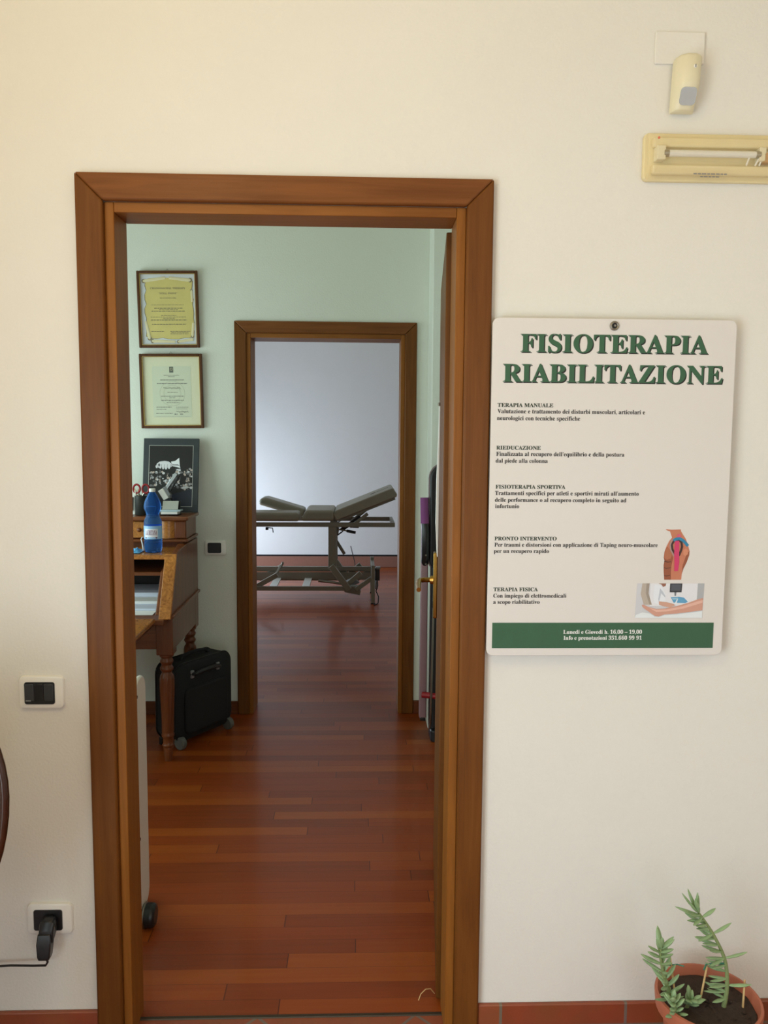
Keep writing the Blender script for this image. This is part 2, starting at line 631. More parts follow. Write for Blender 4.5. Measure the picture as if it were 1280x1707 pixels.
# ------------------------------------------------------------------ doors
def door_frame(name, y0, y1, yc):
    """casing on both wall faces, jamb lining; y0 front face, y1 rear face, yc casing depth"""
    d = thing(name, None, None, (0, y0, 0), kind='structure')
    X, XI, T, TI = 0.49, 0.426, 2.163, 2.10
    for (ya, yb) in ((y0 - yc, y0), (y1, y1 + yc)):
        MB().prism([(-X, 0), (-X, T), (-XI, TI), (-XI, 0)], 'Y', ya, yb).build('casing', WV, d, bevel=0.005)
        MB().prism([(X, 0), (X, T), (XI, TI), (XI, 0)], 'Y', ya, yb).build('casing', WV, d, bevel=0.005)
        MB().prism([(-X, T), (X, T), (XI, TI), (-XI, TI)], 'Y', ya, yb).build('casing', WH, d, bevel=0.005)
    JI, JT = 0.404, 2.076
    for s in (-1, 1):
        MB().box(min(s * JI, s * 0.4265), max(s * JI, s * 0.4265), y0 - 0.005, y1 + 0.002, 0, 2.1).build('jamb', WJ, d, bevel=0.002)
    MB().box(-JI, JI, y0 - 0.005, y1 + 0.002, JT, 2.1).build('jamb', WJH, d, bevel=0.002)
    return d


d1 = door_frame('door_1', 0.0, 0.10, 0.02)
d2 = door_frame('door_2', B0, B1, 0.016)
# leaf of the first door, swung open into the study past a right angle
leaf = thing('door_3', None, None, (0.392, 0.108, 0.0), (0, 0, -math.radians(4.9)), kind='structure')
lf = MB().box(0.0, 0.04, 0.0, 0.80, 0.012, 2.07).build('leaf', WLEAF, leaf, bevel=0.003)
hp = MB().prism(rrect(0.715, 0.757, 0.915, 1.15, 0.006), 'X', -0.014, 0.0).build('handle_plate', BRASS, leaf, bevel=0.003)
mb = MB()
mb.cyl((-0.014, 0.736, 1.05), (-0.026, 0.736, 1.05), 0.016, 0.014)
mb.tube([(-0.014, 0.736, 1.05), (-0.045, 0.736, 1.05), (-0.06, 0.728, 1.049), (-0.066, 0.71, 1.046), (-0.066, 0.67, 1.04), (-0.064, 0.62, 1.036)], [0.009, 0.009, 0.0095, 0.01, 0.0095, 0.008], 12)
mb.build('lever', BRASS, hp)
MB().box(-0.016, -0.014, 0.731, 0.741, 0.95, 0.975).build('keyhole', BLACKP, hp, smooth=0)
for z in (0.25, 1.05, 1.85):
    MB().cyl((0.02, -0.004, z), (0.02, -0.004, z + 0.09), 0.006).build('hinge', BRASS, leaf)

# ------------------------------------------------------------------ sign board on the wall
sign = thing('sign_board', 'large white rounded sign board with green bold title beside the door frame', 'sign', (0.785, -0.028, 1.018))
MB().prism(rrect(0.4905, 1.0815, 1.018, 1.841, 0.016), 'Y', -0.031, -0.024).build('panel', SIGN, sign, bevel=0.0012)
ey = MB()
ey.tube([(0.783 + 0.0085 * math.cos(a * PI / 10), -0.0325, 1.824 + 0.0085 * math.sin(a * PI / 10)) for a in range(20)], 0.003, 8, True)
ey.build('eyelet', STEEL, sign)
MB().cyl((0.783, -0.0312, 1.824), (0.783, -0.0322, 1.824), 0.0062).build('eyelet_hole', BLACKP, sign)
MB().cyl((0.783, 0.001, 1.824), (0.783, -0.0375, 1.824), 0.0028, seg=10).build('nail', STEEL, sign)
YT = -0.0316
for body, x0, x1, zb in (('FISIOTERAPIA', 0.558, 1.013, 1.7605), ('RIABILITAZIONE', 0.517, 1.052, 1.6895)):
    text_bm(body, x0 + 0.0025, x1 + 0.0025, zb - 0.0025, 0.0425, YT + 0.0003, 0.016).build('title_shadow', INK, sign, smooth=0)
    text_bm(body, x0, x1, zb, 0.0425, YT, 0.014).build('title', GREEN, sign, smooth=0)
LINES = [
    ('TERAPIA MANUALE', 0.5060, 0.6410, 1.6295, 1),
    ('Valutazione e trattamento dei disturbi muscolari, articolari e', 0.5060, 0.8650, 1.6145, 0),
    ('neurologici con tecniche specifiche', 0.5050, 0.7070, 1.5980, 0),
    ('RIEDUCAZIONE', 0.5050, 0.6130, 1.5270, 1),
    ('Finalizzata al recupero dell’equilibrio e della postura', 0.5050, 0.8180, 1.5120, 0),
    ('dal piede alla colonna', 0.5040, 0.6310, 1.4955, 0),
    ('FISIOTERAPIA SPORTIVA', 0.5050, 0.6760, 1.4325, 1),
    ('Trattamenti specifici per atleti e sportivi mirati all’aumento', 0.5040, 0.8570, 1.4170, 0),
    ('delle performance o al recupero completo in seguito ad', 0.5040, 0.8270, 1.4005, 0),
    ('infortunio', 0.5050, 0.5640, 1.3850, 0),
    ('PRONTO INTERVENTO', 0.5050, 0.6580, 1.3060, 1),
    ('Per traumi e distorsioni con applicazione di Taping neuro-muscolare', 0.5050, 0.9090, 1.2905, 0),
    ('per un recupero rapido', 0.5040, 0.6400, 1.2750, 0),
    ('TERAPIA FISICA', 0.5050, 0.6150, 1.1800, 1),
    ('Con impiego di elettromedicali', 0.5050, 0.6860, 1.1640, 0),
    ('a scopo riabilitativo', 0.5050, 0.6200, 1.1485, 0),
    ('Lunedi e Giovedi h. 16,00 – 19,00', 0.6810, 0.8780, 1.0730, 2),
    ('Info e prenotazioni 351.660 99 91', 0.6820, 0.8780, 1.0580, 2),
]
MB().box(0.504, 1.058, -0.0314, -0.0308, 1.037, 1.101).build('green_band', GREEN, sign, smooth=0)
for body, x0, x1, zb, k in LINES:
    text_bm(body, x0, x1, zb, 0.0098 if k != 1 else 0.0092, YT, 0.008 if k != 1 else 0.016).build(('text_line', 'heading', 'text_line')[k], (INK, INKG, PAPER)[k], sign, smooth=0)


def pic(px, py, y):
    # print coordinates on the two small pictures
    gx, gy = 1040 + px / 7.111, 870 + py / 7.111
    return (0.863 + (gx - 1064) * 0.001509, y, 1.200 - (gy - 973) * 0.001507)


def picture(name, layers, y0=-0.0313):
    names, mats, mb = [], [], MB()
    for i, (rgb, poly) in enumerate(layers):
        key = 'print_%d_%d_%d' % rgb
        if key not in MATS:
            P(key, rgb, 0.5, noise=0.02)
        if key not in names:
            names.append(key)
            mats.append(MATS[key])
        mb.mi = names.index(key)
        mb.flat([pic(p[0], p[1], y0 - i * 0.00006) for p in poly])
    return mb.build(name, mats, sign, smooth=0)


def ribbon(pts, w_):
    L_, R_ = [], []
    for i, p in enumerate(pts):
        a, b = pts[max(i - 1, 0)], pts[min(i + 1, len(pts) - 1)]
        dx, dy = b[0] - a[0], b[1] - a[1]
        l = math.hypot(dx, dy) or 1
        L_.append((p[0] - dy / l * w_ / 2, p[1] + dx / l * w_ / 2))
        R_.append((p[0] + dy / l * w_ / 2, p[1] - dx / l * w_ / 2))
    return L_ + R_[::-1]


picture('torso_picture', [
    ((196, 122, 92), [(472, 96), (492, 112), (525, 122), (540, 160), (552, 195), (520, 235), (490, 300), (470, 360), (464, 430), (474, 465), (466, 520), (470, 590), (480, 690), (680, 690), (684, 620), (700, 560), (735, 480), (762, 390), (764, 350), (745, 290), (715, 210), (680, 160), (655, 120), (650, 98), (545, 102), (500, 98)]),
    ((150, 84, 56), [(464, 430), (474, 465), (466, 520), (470, 590), (480, 690), (560, 690), (556, 600), (560, 520), (575, 430), (540, 350), (500, 300), (470, 360)]),
    ((176, 108, 76), [(500, 310), (470, 370), (468, 430), (500, 455), (548, 440), (560, 390), (535, 340)]),
    ((96, 52, 36), [(474, 462), (520, 476), (552, 470), (552, 482), (515, 488), (470, 478)]),
    ((110, 62, 42), [(472, 540), (500, 550), (550, 542), (550, 552), (500, 562), (470, 552)]),
    ((110, 62, 42), [(478, 630), (500, 640), (548, 632), (548, 642), (500, 652), (478, 642)]),
    ((150, 84, 56), [(764, 350), (762, 400), (735, 485), (700, 560), (684, 620), (690, 520), (715, 440), (735, 380)]),
    ((212, 140, 108), [(690, 340), (720, 320), (748, 350), (744, 390), (715, 410), (692, 390)]),
    ((206, 92, 120), [(604, 190), (610, 162), (628, 150), (650, 158), (660, 190), (640, 205)]),
    ((60, 36, 32), ribbon([(640, 225), (575, 235), (552, 275), (560, 330), (590, 385), (612, 420)], 26)),
    ((60, 36, 32), ribbon([(640, 228), (665, 250), (673, 300), (662, 350), (640, 405)], 26)),
    ((168, 142, 136), ribbon([(575, 200), (545, 235), (532, 285), (545, 345), (585, 410)], 16)),
    ((40, 130, 170), ribbon([(570, 228), (600, 210), (640, 205), (680, 225), (715, 260), (742, 292)], 34)),
    ((206, 56, 104), [(588, 232), (638, 232), (642, 380), (648, 480), (638, 585), (592, 588), (590, 480), (582, 380)]),
])
picture('treatment_picture', [
    ((204, 204, 210), [(165, 733), (958, 733), (945, 1140), (150, 1140)]),
    ((226, 226, 232), [(320, 733), (880, 733), (880, 1000), (320, 1000)]),
    ((174, 176, 180), [(880, 733), (958, 733), (950, 960), (874, 960)]),
    ((184, 172, 160), [(225, 733), (305, 733), (290, 850), (345, 985), (250, 985), (210, 860)]),
    ((158, 146, 134), [(275, 733), (310, 733), (302, 850), (345, 985), (318, 985), (270, 850)]),
    ((150, 100, 82), [(415, 733), (505, 733), (500, 762), (470, 775), (448, 745)]),
    ((228, 232, 240), [(370, 745), (455, 760), (500, 860), (505, 950), (440, 990), (370, 960), (358, 850)]),
    ((190, 196, 208), [(435, 790), (470, 830), (500, 880), (500, 900), (450, 850), (428, 960), (418, 920)]),
    ((44, 44, 50), [(552, 733), (696, 733), (690, 838), (550, 838)]),
    ((80, 84, 92), [(566, 742), (682, 742), (678, 820), (564, 820)]),
    ((110, 116, 124), [(605, 838), (630, 838), (625, 880), (610, 880)]),
    ((96, 160, 200), [(565, 895), (660, 890), (720, 900), (770, 950), (740, 965), (600, 960)]),
    ((150, 190, 214), [(580, 905), (650, 900), (655, 920), (590, 925)]),
    ((206, 160, 140), [(425, 945), (520, 955), (600, 975), (625, 990), (560, 1018), (470, 1000), (430, 985)]),
    ((236, 240, 244), [(636, 925), (652, 915), (632, 972), (612, 978)]),
    ((206, 154, 136), [(225, 985), (250, 985), (300, 1010), (400, 1035), (500, 1030), (640, 1000), (780, 960), (900, 915), (948, 905), (945, 1050), (800, 1070), (640, 1090), (500, 1100), (430, 1125), (385, 1118), (330, 1080), (270, 1040), (235, 1012)]),
    ((226, 180, 164), [(300, 1015), (400, 1045), (520, 1040), (700, 1005), (880, 945), (945, 930), (945, 960), (720, 1030), (520, 1065), (400, 1070)]),
    ((226, 232, 236), [(160, 1105), (235, 1075), (330, 1090), (385, 1124), (430, 1130), (500, 1108), (640, 1098), (945, 1060), (945, 1140), (150, 1140)]),
])


# ------------------------------------------------------------------ wall plates in the front room
def plate(name, label, cat, x0, x1, z0, z1, y, group=None):
    t = thing(name, label, cat, ((x0 + x1) / 2, y, (z0 + z1) / 2), group=group)
    mb = MB()
    r = rrect(x0, x1, z0, z1, 0.012)
    cx, cz = (x0 + x1) / 2, (z0 + z1) / 2
    f = lambda k, yy: [(cx + (p[0] - cx) * k, yy, cz + (p[1] - cz) * k) for p in r]
    mb.loft([f(1, y), f(1, y - 0.005), f(0.97, y - 0.009), f(0.9, y - 0.0105)])
    mb.build('cover_plate', WHITEP, t)
    return t


t = plate('light_switch', 'white wall plate with three dark rocker switches left of the door frame', 'light switch', -0.662, -0.553, 0.880, 0.962, 0)
MB().prism(rrect(-0.648, -0.574, 0.892, 0.948, 0.006), 'Y', -0.0125, -0.009).build('insert', BLACKP, t, bevel=0.001)
for k, m_ in enumerate((DARKG, BLACKP, DARKG)):
    xa = -0.6465 + k * 0.0237
    MB().prism([(-0.012, 0.896), (-0.0145, 0.92), (-0.017, 0.944), (-0.010, 0.944), (-0.010, 0.896)], 'X', xa, xa + 0.0225).build('rocker', m_, t, bevel=0.001)
MB().box(-0.644, -0.632, -0.0142, -0.0125, 0.9, 0.903).build('indicator', GREYP, t, smooth=0)

t = plate('wall_socket', 'white socket plate low on the wall with a black plug in it', 'socket', -0.662, -0.549, 0.290, 0.372, 0)
MB().prism(rrect(-0.645, -0.573, 0.302, 0.357, 0.006), 'Y', -0.0125, -0.009).build('insert', BLACKP, t, bevel=0.001)
pl = thing('power_plug', 'black angled power plug with thin cable in the low socket', 'plug', (-0.603, -0.0125, 0.325))
mb = MB()
mb.loft([[(-0.603 + sx * a, y, z + sz * b) for sx, sz in ((-1, -1), (-.6, -1), (.6, -1), (1, -1), (1, .6), (.6, 1), (-.6, 1), (-1, .6))] for (a, b, y, z) in ((0.016, 0.016, -0.0128, 0.328), (0.019, 0.019, -0.02, 0.327), (0.019, 0.022, -0.035, 0.32), (0.017, 0.018, -0.046, 0.305))])
mb.loft([[(-0.606 + sx * a, y + sy * b, z) for sx, sy in ((-1, -1), (1, -1), (1, 1), (-1, 1))] for (a, b, y, z) in ((0.016, 0.013, -0.036, 0.315), (0.018, 0.014, -0.042, 0.29), (0.016, 0.012, -0.046, 0.26), (0.013, 0.01, -0.047, 0.25))])
mb.build('plug_body', BLACKP, pl, bevel=0.003)
MB().tube([(-0.604, -0.046, 0.256), (-0.600, -0.045, 0.24), (-0.607, -0.04, 0.228), (-0.64, -0.032, 0.222), (-0.70, -0.025, 0.219), (-0.78, -0.025, 0.214), (-0.92, -0.03, 0.19), (-1.02, -0.03, 0.1), (-1.07, -0.035, 0.02), (-1.08, -0.06, 0.004), (-1.09, -0.3, 0.004)], 0.0028, 8).build('cable', BLACKP, pl)

# ------------------------------------------------------------------ motion sensor, blank cover, emergency lamp
mb = MB().prism(rrect(0.866, 0.984, 2.436, 2.509, 0.003, 2), 'Y', -0.007, 0.0)
o = mb.build('blank_cover_plate', WALL, None, bevel=0.002)
tag(o, 'blank painted cover plate on the wall above the motion sensor', 'cover plate')
sn = thing('motion_sensor', 'small cream motion sensor with grey lens under the blank cover plate', 'sensor', (0.935, 0, 2.32))


def sensor_ring(z, xl, xr, d):
    c, h = (xl + xr) / 2, (xr - xl) / 2
    return [(c - h, -0.0072, z), (c - h, -0.0072 - d * 0.35, z), (c - h * 0.80, -0.0072 - d * 0.75, z), (c - h * 0.35, -0.0072 - d * 0.98, z), (c + h * 0.35, -0.0072 - d * 0.98, z), (c + h * 0.80, -0.0072 - d * 0.75, z), (c + h, -0.0072 - d * 0.35, z), (c + h, -0.0072, z)]


mb = MB()
mb.loft([sensor_ring(2.322, 0.905, 0.958, 0.022), sensor_ring(2.326, 0.904, 0.959, 0.026), sensor_ring(2.362, 0.906, 0.964, 0.042), sensor_ring(2.374, 0.906, 0.966, 0.047), sensor_ring(2.38, 0.9065, 0.9665, 0.048), sensor_ring(2.437, 0.909, 0.970, 0.046), sensor_ring(2.443, 0.912, 0.968, 0.040)])
mb.build('housing', CREAMP, sn, smooth=50)
mb = MB()
pts = rrect(0.916, 0.950, 0, 1, 0.008, 4)
lens = []
for (x, q) in rrect(0.915, 0.953, 2.331, 2.366, 0.009, 4):
    k = (q - 2.326) / (2.362 - 2.326)
    d = 0.026 + k * (0.042 - 0.026)
    lens.append((x, -0.0072 - d - 0.0012, q))
mb.flat(lens)
lo = mb.build('lens', LENS, sn, smooth=0)
so = lo.modifiers.new('thick', 'SOLIDIFY')
so.thickness = 0.002
MB().ball((0.9445, -0.0535, 2.412), 0.0042, (1, 0.5, 1)).build('status_light', WHITEP, sn)
MB().box(0.9437, 0.945, -0.0562, -0.055, 2.409, 2.415).build('mark', INK, sn, smooth=0)

em = thing('emergency_lamp', 'yellowed oblong emergency lamp with a bare tube inside, under the sensor', 'lamp', (1.03, 0, 2.163))
mb = MB()
mb.prism(rrect(0.845, 1.30, 2.166, 2.276, 0.012), 'Y', -0.014, 0.0)
mb.build('back_tray', IVORYP, em, bevel=0.003)
mb = MB()
mb.box(0.862, 1.29, -0.030, -0.014, 2.24, 2.262)
mb.box(0.862, 1.29, -0.030, -0.014, 2.178, 2.2)
mb.build('reflector', IVORYP, em, bevel=0.004)
tb = MB().cyl((0.896, -0.034, 2.2235), (1.105, -0.034, 2.2235), 0.0078)
tb.build('tube', P('lamp_tube', (226, 226, 222), 0.25), em)
for a, b in ((0.885, 0.897), (1.104, 1.115)):
    MB().cyl((a, -0.034, 2.2235), (b, -0.034, 2.2235), 0.0084).build('tube_cap', STEEL, em)
for a, b in ((0.868, 0.889), (1.112, 1.128)):
    MB().box(a, b, -0.04, -0.014, 2.208, 2.24).build('tube_holder', CREAMP, em, bevel=0.002)
MB().box(1.122, 1.15, -0.04, -0.014, 2.206, 2.228).build('battery_pack', P('lamp_battery_orange', (184, 130, 70), 0.5), em, bevel=0.003)
for a, b in ((1.085, 1.092), (1.106, 1.118), (1.116, 1.124)):
    MB().tube([(a, -0.03, 2.2), (b, -0.036, 2.226)], 0.0022, 8).build('wire', WHITEP, em)
MB().ball((0.8665, -0.052, 2.252), 0.003).build('indicator_light', P('red_lamp_lens', (220, 60, 40), 0.3), em)
# ribbed clear cover
mb = MB()
prof = []
n = 44
for k in range(n + 1):
    a = k / n
    z = 2.169 + a * (2.273 - 2.169)
    e = min(a, 1 - a) / 0.16
    dep = 0.056 if e >= 1 else 0.014 + 0.042 * math.sin(e * PI / 2)
    prof.append((z, -dep - (0.0012 if (k % 2 and e >= 1) else 0)))
rings = []
for x, k in ((0.848, 0.55), (0.853, 0.86), (0.862, 1.0), (1.283, 1.0), (1.292, 0.86), (1.297, 0.55)):
    rings.append([(x, -0.014 + (y + 0.014) * k, z) for z, y in prof])
for r_ in range(len(rings) - 1):
    A = [mb.bm.verts.new(p) for p in rings[r_]]
    B = [mb.bm.verts.new(p) for p in rings[r_ + 1]]
    for j in range(n):
        mb._f([A[j], B[j], B[j + 1], A[j + 1]])
bmesh.ops.remove_doubles(mb.bm, verts=mb.bm.verts, dist=1e-6)
mb.build('clear_cover', clear_sheet('yellowed_clear_cover', (240, 222, 176), 0.2, 0.08), em, smooth=40)
mb = MB()
strip_row(mb, 0.955, 1.035, 2.1745, 0.003, -0.041, (0.006, 0.014), 0.002)
strip_row(mb, 0.975, 1.02, 2.171, 0.002, -0.033, (0.006, 0.014), 0.002)
mb.build('sticker_print', GREYP, em, smooth=0)

# ------------------------------------------------------------------ chair at the left edge
CH = wood('chair_wood', (40, 20, 11), (68, 34, 18), 'Z', rough=0.25, coat=0.5)
CUSH = P('chair_cushion', (214, 218, 216), 0.6)
ch = thing('armchair', 'dark wooden chair whose rounded back just shows at the left edge', 'chair', (-0.77, -0.6, 0))
CX, CY_, CZ = -0.745, -0.35, 0.81
loop = []
for k in range(48):
    a = 2 * PI * k / 48
    loop.append((CX + 0.19 * math.cos(a), CY_ + 0.10 * ((CZ + 0.27 * math.sin(a)) - 0.8) * 0.3, CZ + (0.25 if math.sin(a) > 0 else 0.30) * math.sin(a)))
MB().tube(loop, 0.0095, 12, True).build('back_frame', CH, ch)
mb = MB()
mb.loft([[(CX + k * 0.182 * math.cos(2 * PI * j / 40), y, CZ + k * (0.24 if math.sin(2 * PI * j / 40) > 0 else 0.29) * math.sin(2 * PI * j / 40)) for j in range(40)] for k, y in ((0.8, -0.378), (0.94, -0.372), (1.0, -0.356), (1.0, -0.345), (0.92, -0.33))])
mb.build('back_pad', CUSH, ch)
mb = MB()
mb.prism(rrect(-0.95, -0.58, -0.82, -0.40, 0.07), 'Z', 0.41, 0.44)
mb.build('seat_frame', CH, ch, bevel=0.008)
MB().prism(rrect(-0.935, -0.595, -0.805, -0.41, 0.06), 'Z', 0.44, 0.485).build('seat', CUSH, ch, bevel=0.018, seg=4)
for sx, sy, bx, by in ((-0.92, -0.78, -0.93, -0.80), (-0.63, -0.78, -0.62, -0.80), (-0.92, -0.43, -0.93, -0.38), (-0.63, -0.43, -0.63, -0.38)):
    MB().cyl((bx, by, 0), (sx, sy, 0.42), 0.012, 0.02, 12).build('leg', CH, ch)
for sx in (-0.85, -0.64):
    MB().bar((sx, -0.41, 0.42), (CX + (sx - CX) * 1.2, -0.35, 0.57), 0.02, 0.025).build('back_post', CH, ch, bevel=0.004)

# ------------------------------------------------------------------ potted succulent
PX, PY = 1.012, -0.195
ZR = 0.232
pot = thing('potted_succulent', 'trailing green succulent in a terracotta pot on the floor by the wall', 'plant', (PX, PY, 0))
MB().lathe([(0.075, 0.0), (0.082, 0.004), (0.104, ZR - 0.04), (0.107, ZR - 0.038), (0.119, ZR - 0.036), (0.122, ZR - 0.006), (0.121, ZR), (0.115, ZR + 0.001), (0.111, ZR - 0.006), (0.104, ZR - 0.05), (0.1, ZR - 0.06)], (PX, PY, 0), 48).build('pot', TERRA, pot)
mb = MB()
rings = []
for i in range(9):
    rr = max(0.002, 0.107 * i / 8)
    rings.append([(PX + rr * math.cos(2 * PI * k / 32), PY + rr * math.sin(2 * PI * k / 32), ZR - 0.022 + random.uniform(-0.004, 0.004)) for k in range(32)])
mb.loft(rings, True, False)
for k in range(26):
    a, rr = random.uniform(0, 2 * PI), 0.1 * math.sqrt(random.random())
    mb.ball((PX + rr * math.cos(a), PY + rr * math.sin(a), ZR - 0.02), random.uniform(0.002, 0.006), (1, 1, 0.7), 8)
mb.build('soil', SOIL, pot)


def add_leaf(mb, base, d, ln, wd):
    d = Vector(d).normalized()
    side = d.cross(Vector((0, 0, 1)))
    if side.length < 0.1:
        side = Vector((1, 0, 0))
    side.normalize()
    up = side.cross(d).normalized()
    rings = []
    for t_, k in ((0, 0.35), (0.2, 0.75), (0.5, 1.0), (0.75, 0.8), (0.92, 0.4), (1, 0.08)):
        c = Vector(base) + d * ln * t_ + up * ln * 0.12 * t_ * t_
        rings.append([c + side * wd * k * math.cos(j * PI / 4) + up * wd * 0.62 * k * math.sin(j * PI / 4) for j in range(8)])
    mb.loft(rings)


def spline(pts, n):
    out = []
    P_ = [Vector(p) for p in pts]
    m = len(P_) - 1
    for i in range(n + 1):
        u = i / n * m
        k = min(int(u), m - 1)
        t_ = u - k
        p0, p1, p2, p3 = P_[max(k - 1, 0)], P_[k], P_[k + 1], P_[min(k + 2, m)]
        out.append(0.5 * ((2 * p1) + (-p0 + p2) * t_ + (2 * p0 - 5 * p1 + 4 * p2 - p3) * t_ * t_ + (-p0 + 3 * p1 - 3 * p2 + p3) * t_ ** 3))
    return out


def branch(pts, n, dirs, ln, wd, r, parent=pot):
    sp = spline(pts, n)
    mb = MB()
    mb.mi = 1
    mb.tube(sp, [r * (1 - 0.6 * i / n) for i in range(n + 1)], 8)
    mb.mi = 0
    for i in range(2, n + 1):
        ax = (sp[min(i + 1, n)] - sp[i - 1]).normalized()
        for d in dirs(i / n, i, ax):
            add_leaf(mb, sp[i], d, ln * random.uniform(0.75, 1.15), wd * random.uniform(0.85, 1.1))
    return mb.build('branch', [LEAF, STEMM], parent, smooth=60)


def dirs_right(u, i, ax):
    out = []
    if u > 0.93:
        for a in range(5):
            out.append(Vector((-0.6 + 0.45 * math.cos(a * 1.3), 0.5 * math.sin(a * 1.3), 0.9)))
        return out
    out.append(Vector((-1, random.uniform(-0.9, 0.1), random.uniform(-0.25, 0.3))))
    out.append(Vector((-1, random.uniform(-0.2, 0.7), random.uniform(-0.1, 0.35))))
    if i % 4 == 0:
        out.append(Vector((1, random.uniform(-0.5, 0.5), random.uniform(0.1, 0.5))))
    return out


def dirs_left(u, i, ax):
    a = i * 2.4
    s = ax.orthogonal().normalized()
    t2 = ax.cross(s)
    k = 0.5 if u < 0.85 else 1.1
    return [s * math.cos(a + q) + t2 * math.sin(a + q) + ax * k for q in (0, 2.1, 4.2)]


branch([(1.048, -0.2, 0.205), (1.054, -0.2, 0.26), (1.046, -0.2, 0.325), (1.018, -0.2, 0.385), (0.99, -0.2, 0.428), (0.975, -0.2, 0.448)], 19, dirs_right, 0.050, 0.0054, 0.0058)
branch([(0.925, -0.2, 0.205), (0.912, -0.21, 0.25), (0.895, -0.215, 0.30), (0.884, -0.215, 0.35), (0.886, -0.215, 0.372)], 11, dirs_left, 0.046, 0.0064, 0.006)
branch([(0.925, -0.225, 0.2), (0.915, -0.24, 0.23), (0.905, -0.245, 0.26)], 6, dirs_left, 0.03, 0.007, 0.007)
branch([(0.957, -0.2, 0.2), (0.962, -0.205, 0.225), (0.966, -0.21, 0.235)], 5, dirs_left, 0.03, 0.0068, 0.005)
for (a, b, lb) in (((0.914, -0.2, 0.335), (0.940, -0.2, 0.205), 'thin wooden stick propping the left succulent branch'),
                   ((1.003, -0.2, 0.31), (0.992, -0.185, 0.205), 'thin wooden stick behind the right succulent branch'),
                   ((1.096, -0.2, 0.275), (1.092, -0.205, 0.205), 'short bare wooden stick at the right rim of the pot')):
    o = MB().cyl((b[0], b[1], b[2] - 0.03), a, 0.0026, 0.0022, 8).build('wooden_stick', STICK)
    tag(o, lb, 'stick', 'wooden sticks in the pot')
MB().tube([(0.905, -0.205, 0.318), (0.918, -0.2, 0.316), (0.932, -0.2, 0.317), (0.944, -0.21, 0.319)], 0.0016, 6).build('tie', TIE, pot)
MB().tube([(0.994, -0.205, 0.306), (1.003, -0.195, 0.312), (1.02, -0.2, 0.318), (1.044, -0.2, 0.318)], 0.0022, 6).build('tie', TIE, pot)

# ------------------------------------------------------------------ certificates on the study wall
GLZ = clear_sheet('picture_glass', (250, 250, 250), 0.05, 0.05)
FRW = wood('frame_brown', (66, 38, 20), (100, 60, 32), 'Z')
GOLD = P('gold_lip', (188, 156, 92), 0.35, 0.7)


def picture_frame(name, label, x0, x1, z0, z1, roll, tilt, fw=0.014):
    cx, cz = (x0 + x1) / 2, z0
    h, hw = z1 - z0, (x1 - x0) / 2
    t = thing(name, label, 'picture', (cx, B0 - 0.003, cz), (tilt, roll, 0))
    mb = MB()
    for (a, b, c, d) in ((-hw, -hw + fw, 0, h), (hw - fw, hw, 0, h), (-hw + fw, hw - fw, 0, fw), (-hw + fw, hw - fw, h - fw, h)):
        mb.box(a, b, -0.018, 0.0, c, d)
    mb.build('frame', FRW, t, bevel=0.003)
    mb = MB()
    l = 0.003
    for (a, b, c, d) in ((-hw + fw, -hw + fw + l, fw, h - fw), (hw - fw - l, hw - fw, fw, h - fw), (-hw + fw, hw - fw, fw, fw + l), (-hw + fw, hw - fw, h - fw - l, h - fw)):
        mb.box(a, b, -0.015, -0.004, c, d)
    mb.build('gold_lip', GOLD, t, smooth=0)
    MB().box(-hw + fw, hw - fw, -0.0105, -0.0095, fw, h - fw).build('glass_pane', GLZ, t, smooth=0)
    MB().tube([(-0.008, -0.004, h), (0, -0.002, h + 0.012), (0.008, -0.004, h)], 0.0012, 6).build('hanger', STEEL, t)
    return t, hw - fw, h


def cap_text(t, body, w_, z, cap, y, mat, xc=0.0):
    return text_bm(body, xc - w_ / 2, xc + w_ / 2, z, cap, y, 0.004).build('print', mat, t, smooth=0)


YEL = P('parchment_yellow', (214, 196, 104), 0.7, noise=0.14, nscale=12)
YED = P('parchment_edge', (120, 106, 66), 0.7, noise=0.2)
YEC = P('parchment_curl', (226, 214, 168), 0.7, noise=0.1)
PRT = P('faint_print', (96, 84, 50), 0.7)
PRG = P('grey_print', (110, 112, 100), 0.7)
t, iw, ih = picture_frame('picture_frame', 'upper framed certificate, a yellow parchment scroll on white', -0.992, -0.672, 2.016, 2.416, math.radians(-0.9), math.radians(1.2))
MB().box(-iw, iw, -0.004, -0.002, 0.013, ih - 0.013).build('sheet', P('certificate_white', (214, 220, 228), 0.7, noise=0.02), t, smooth=0)
mb = MB()
out = []
random.seed(3)
for k in range(13):
    out.append((-0.118 + random.uniform(-0.006, 0.006), 0.062 + k * 0.024))
for k in range(9):
    out.append((-0.1 + k * 0.027, 0.362 + random.uniform(-0.004, 0.004)))
for k in range(13):
    out.append((0.126 + random.uniform(-0.006, 0.006), 0.35 - k * 0.024))
for k in range(8):
    out.append((0.105 - k * 0.028, 0.05 + random.uniform(-0.004, 0.004)))
mb.mi = 1
mb.prism([(x * 1.03, z - 0.002) for x, z in out], 'Y', -0.0044, -0.004)
mb.mi = 0
mb.prism(out, 'Y', -0.0048, -0.0044)
mb.build('parchment', [YEL, YED], t, smooth=0)
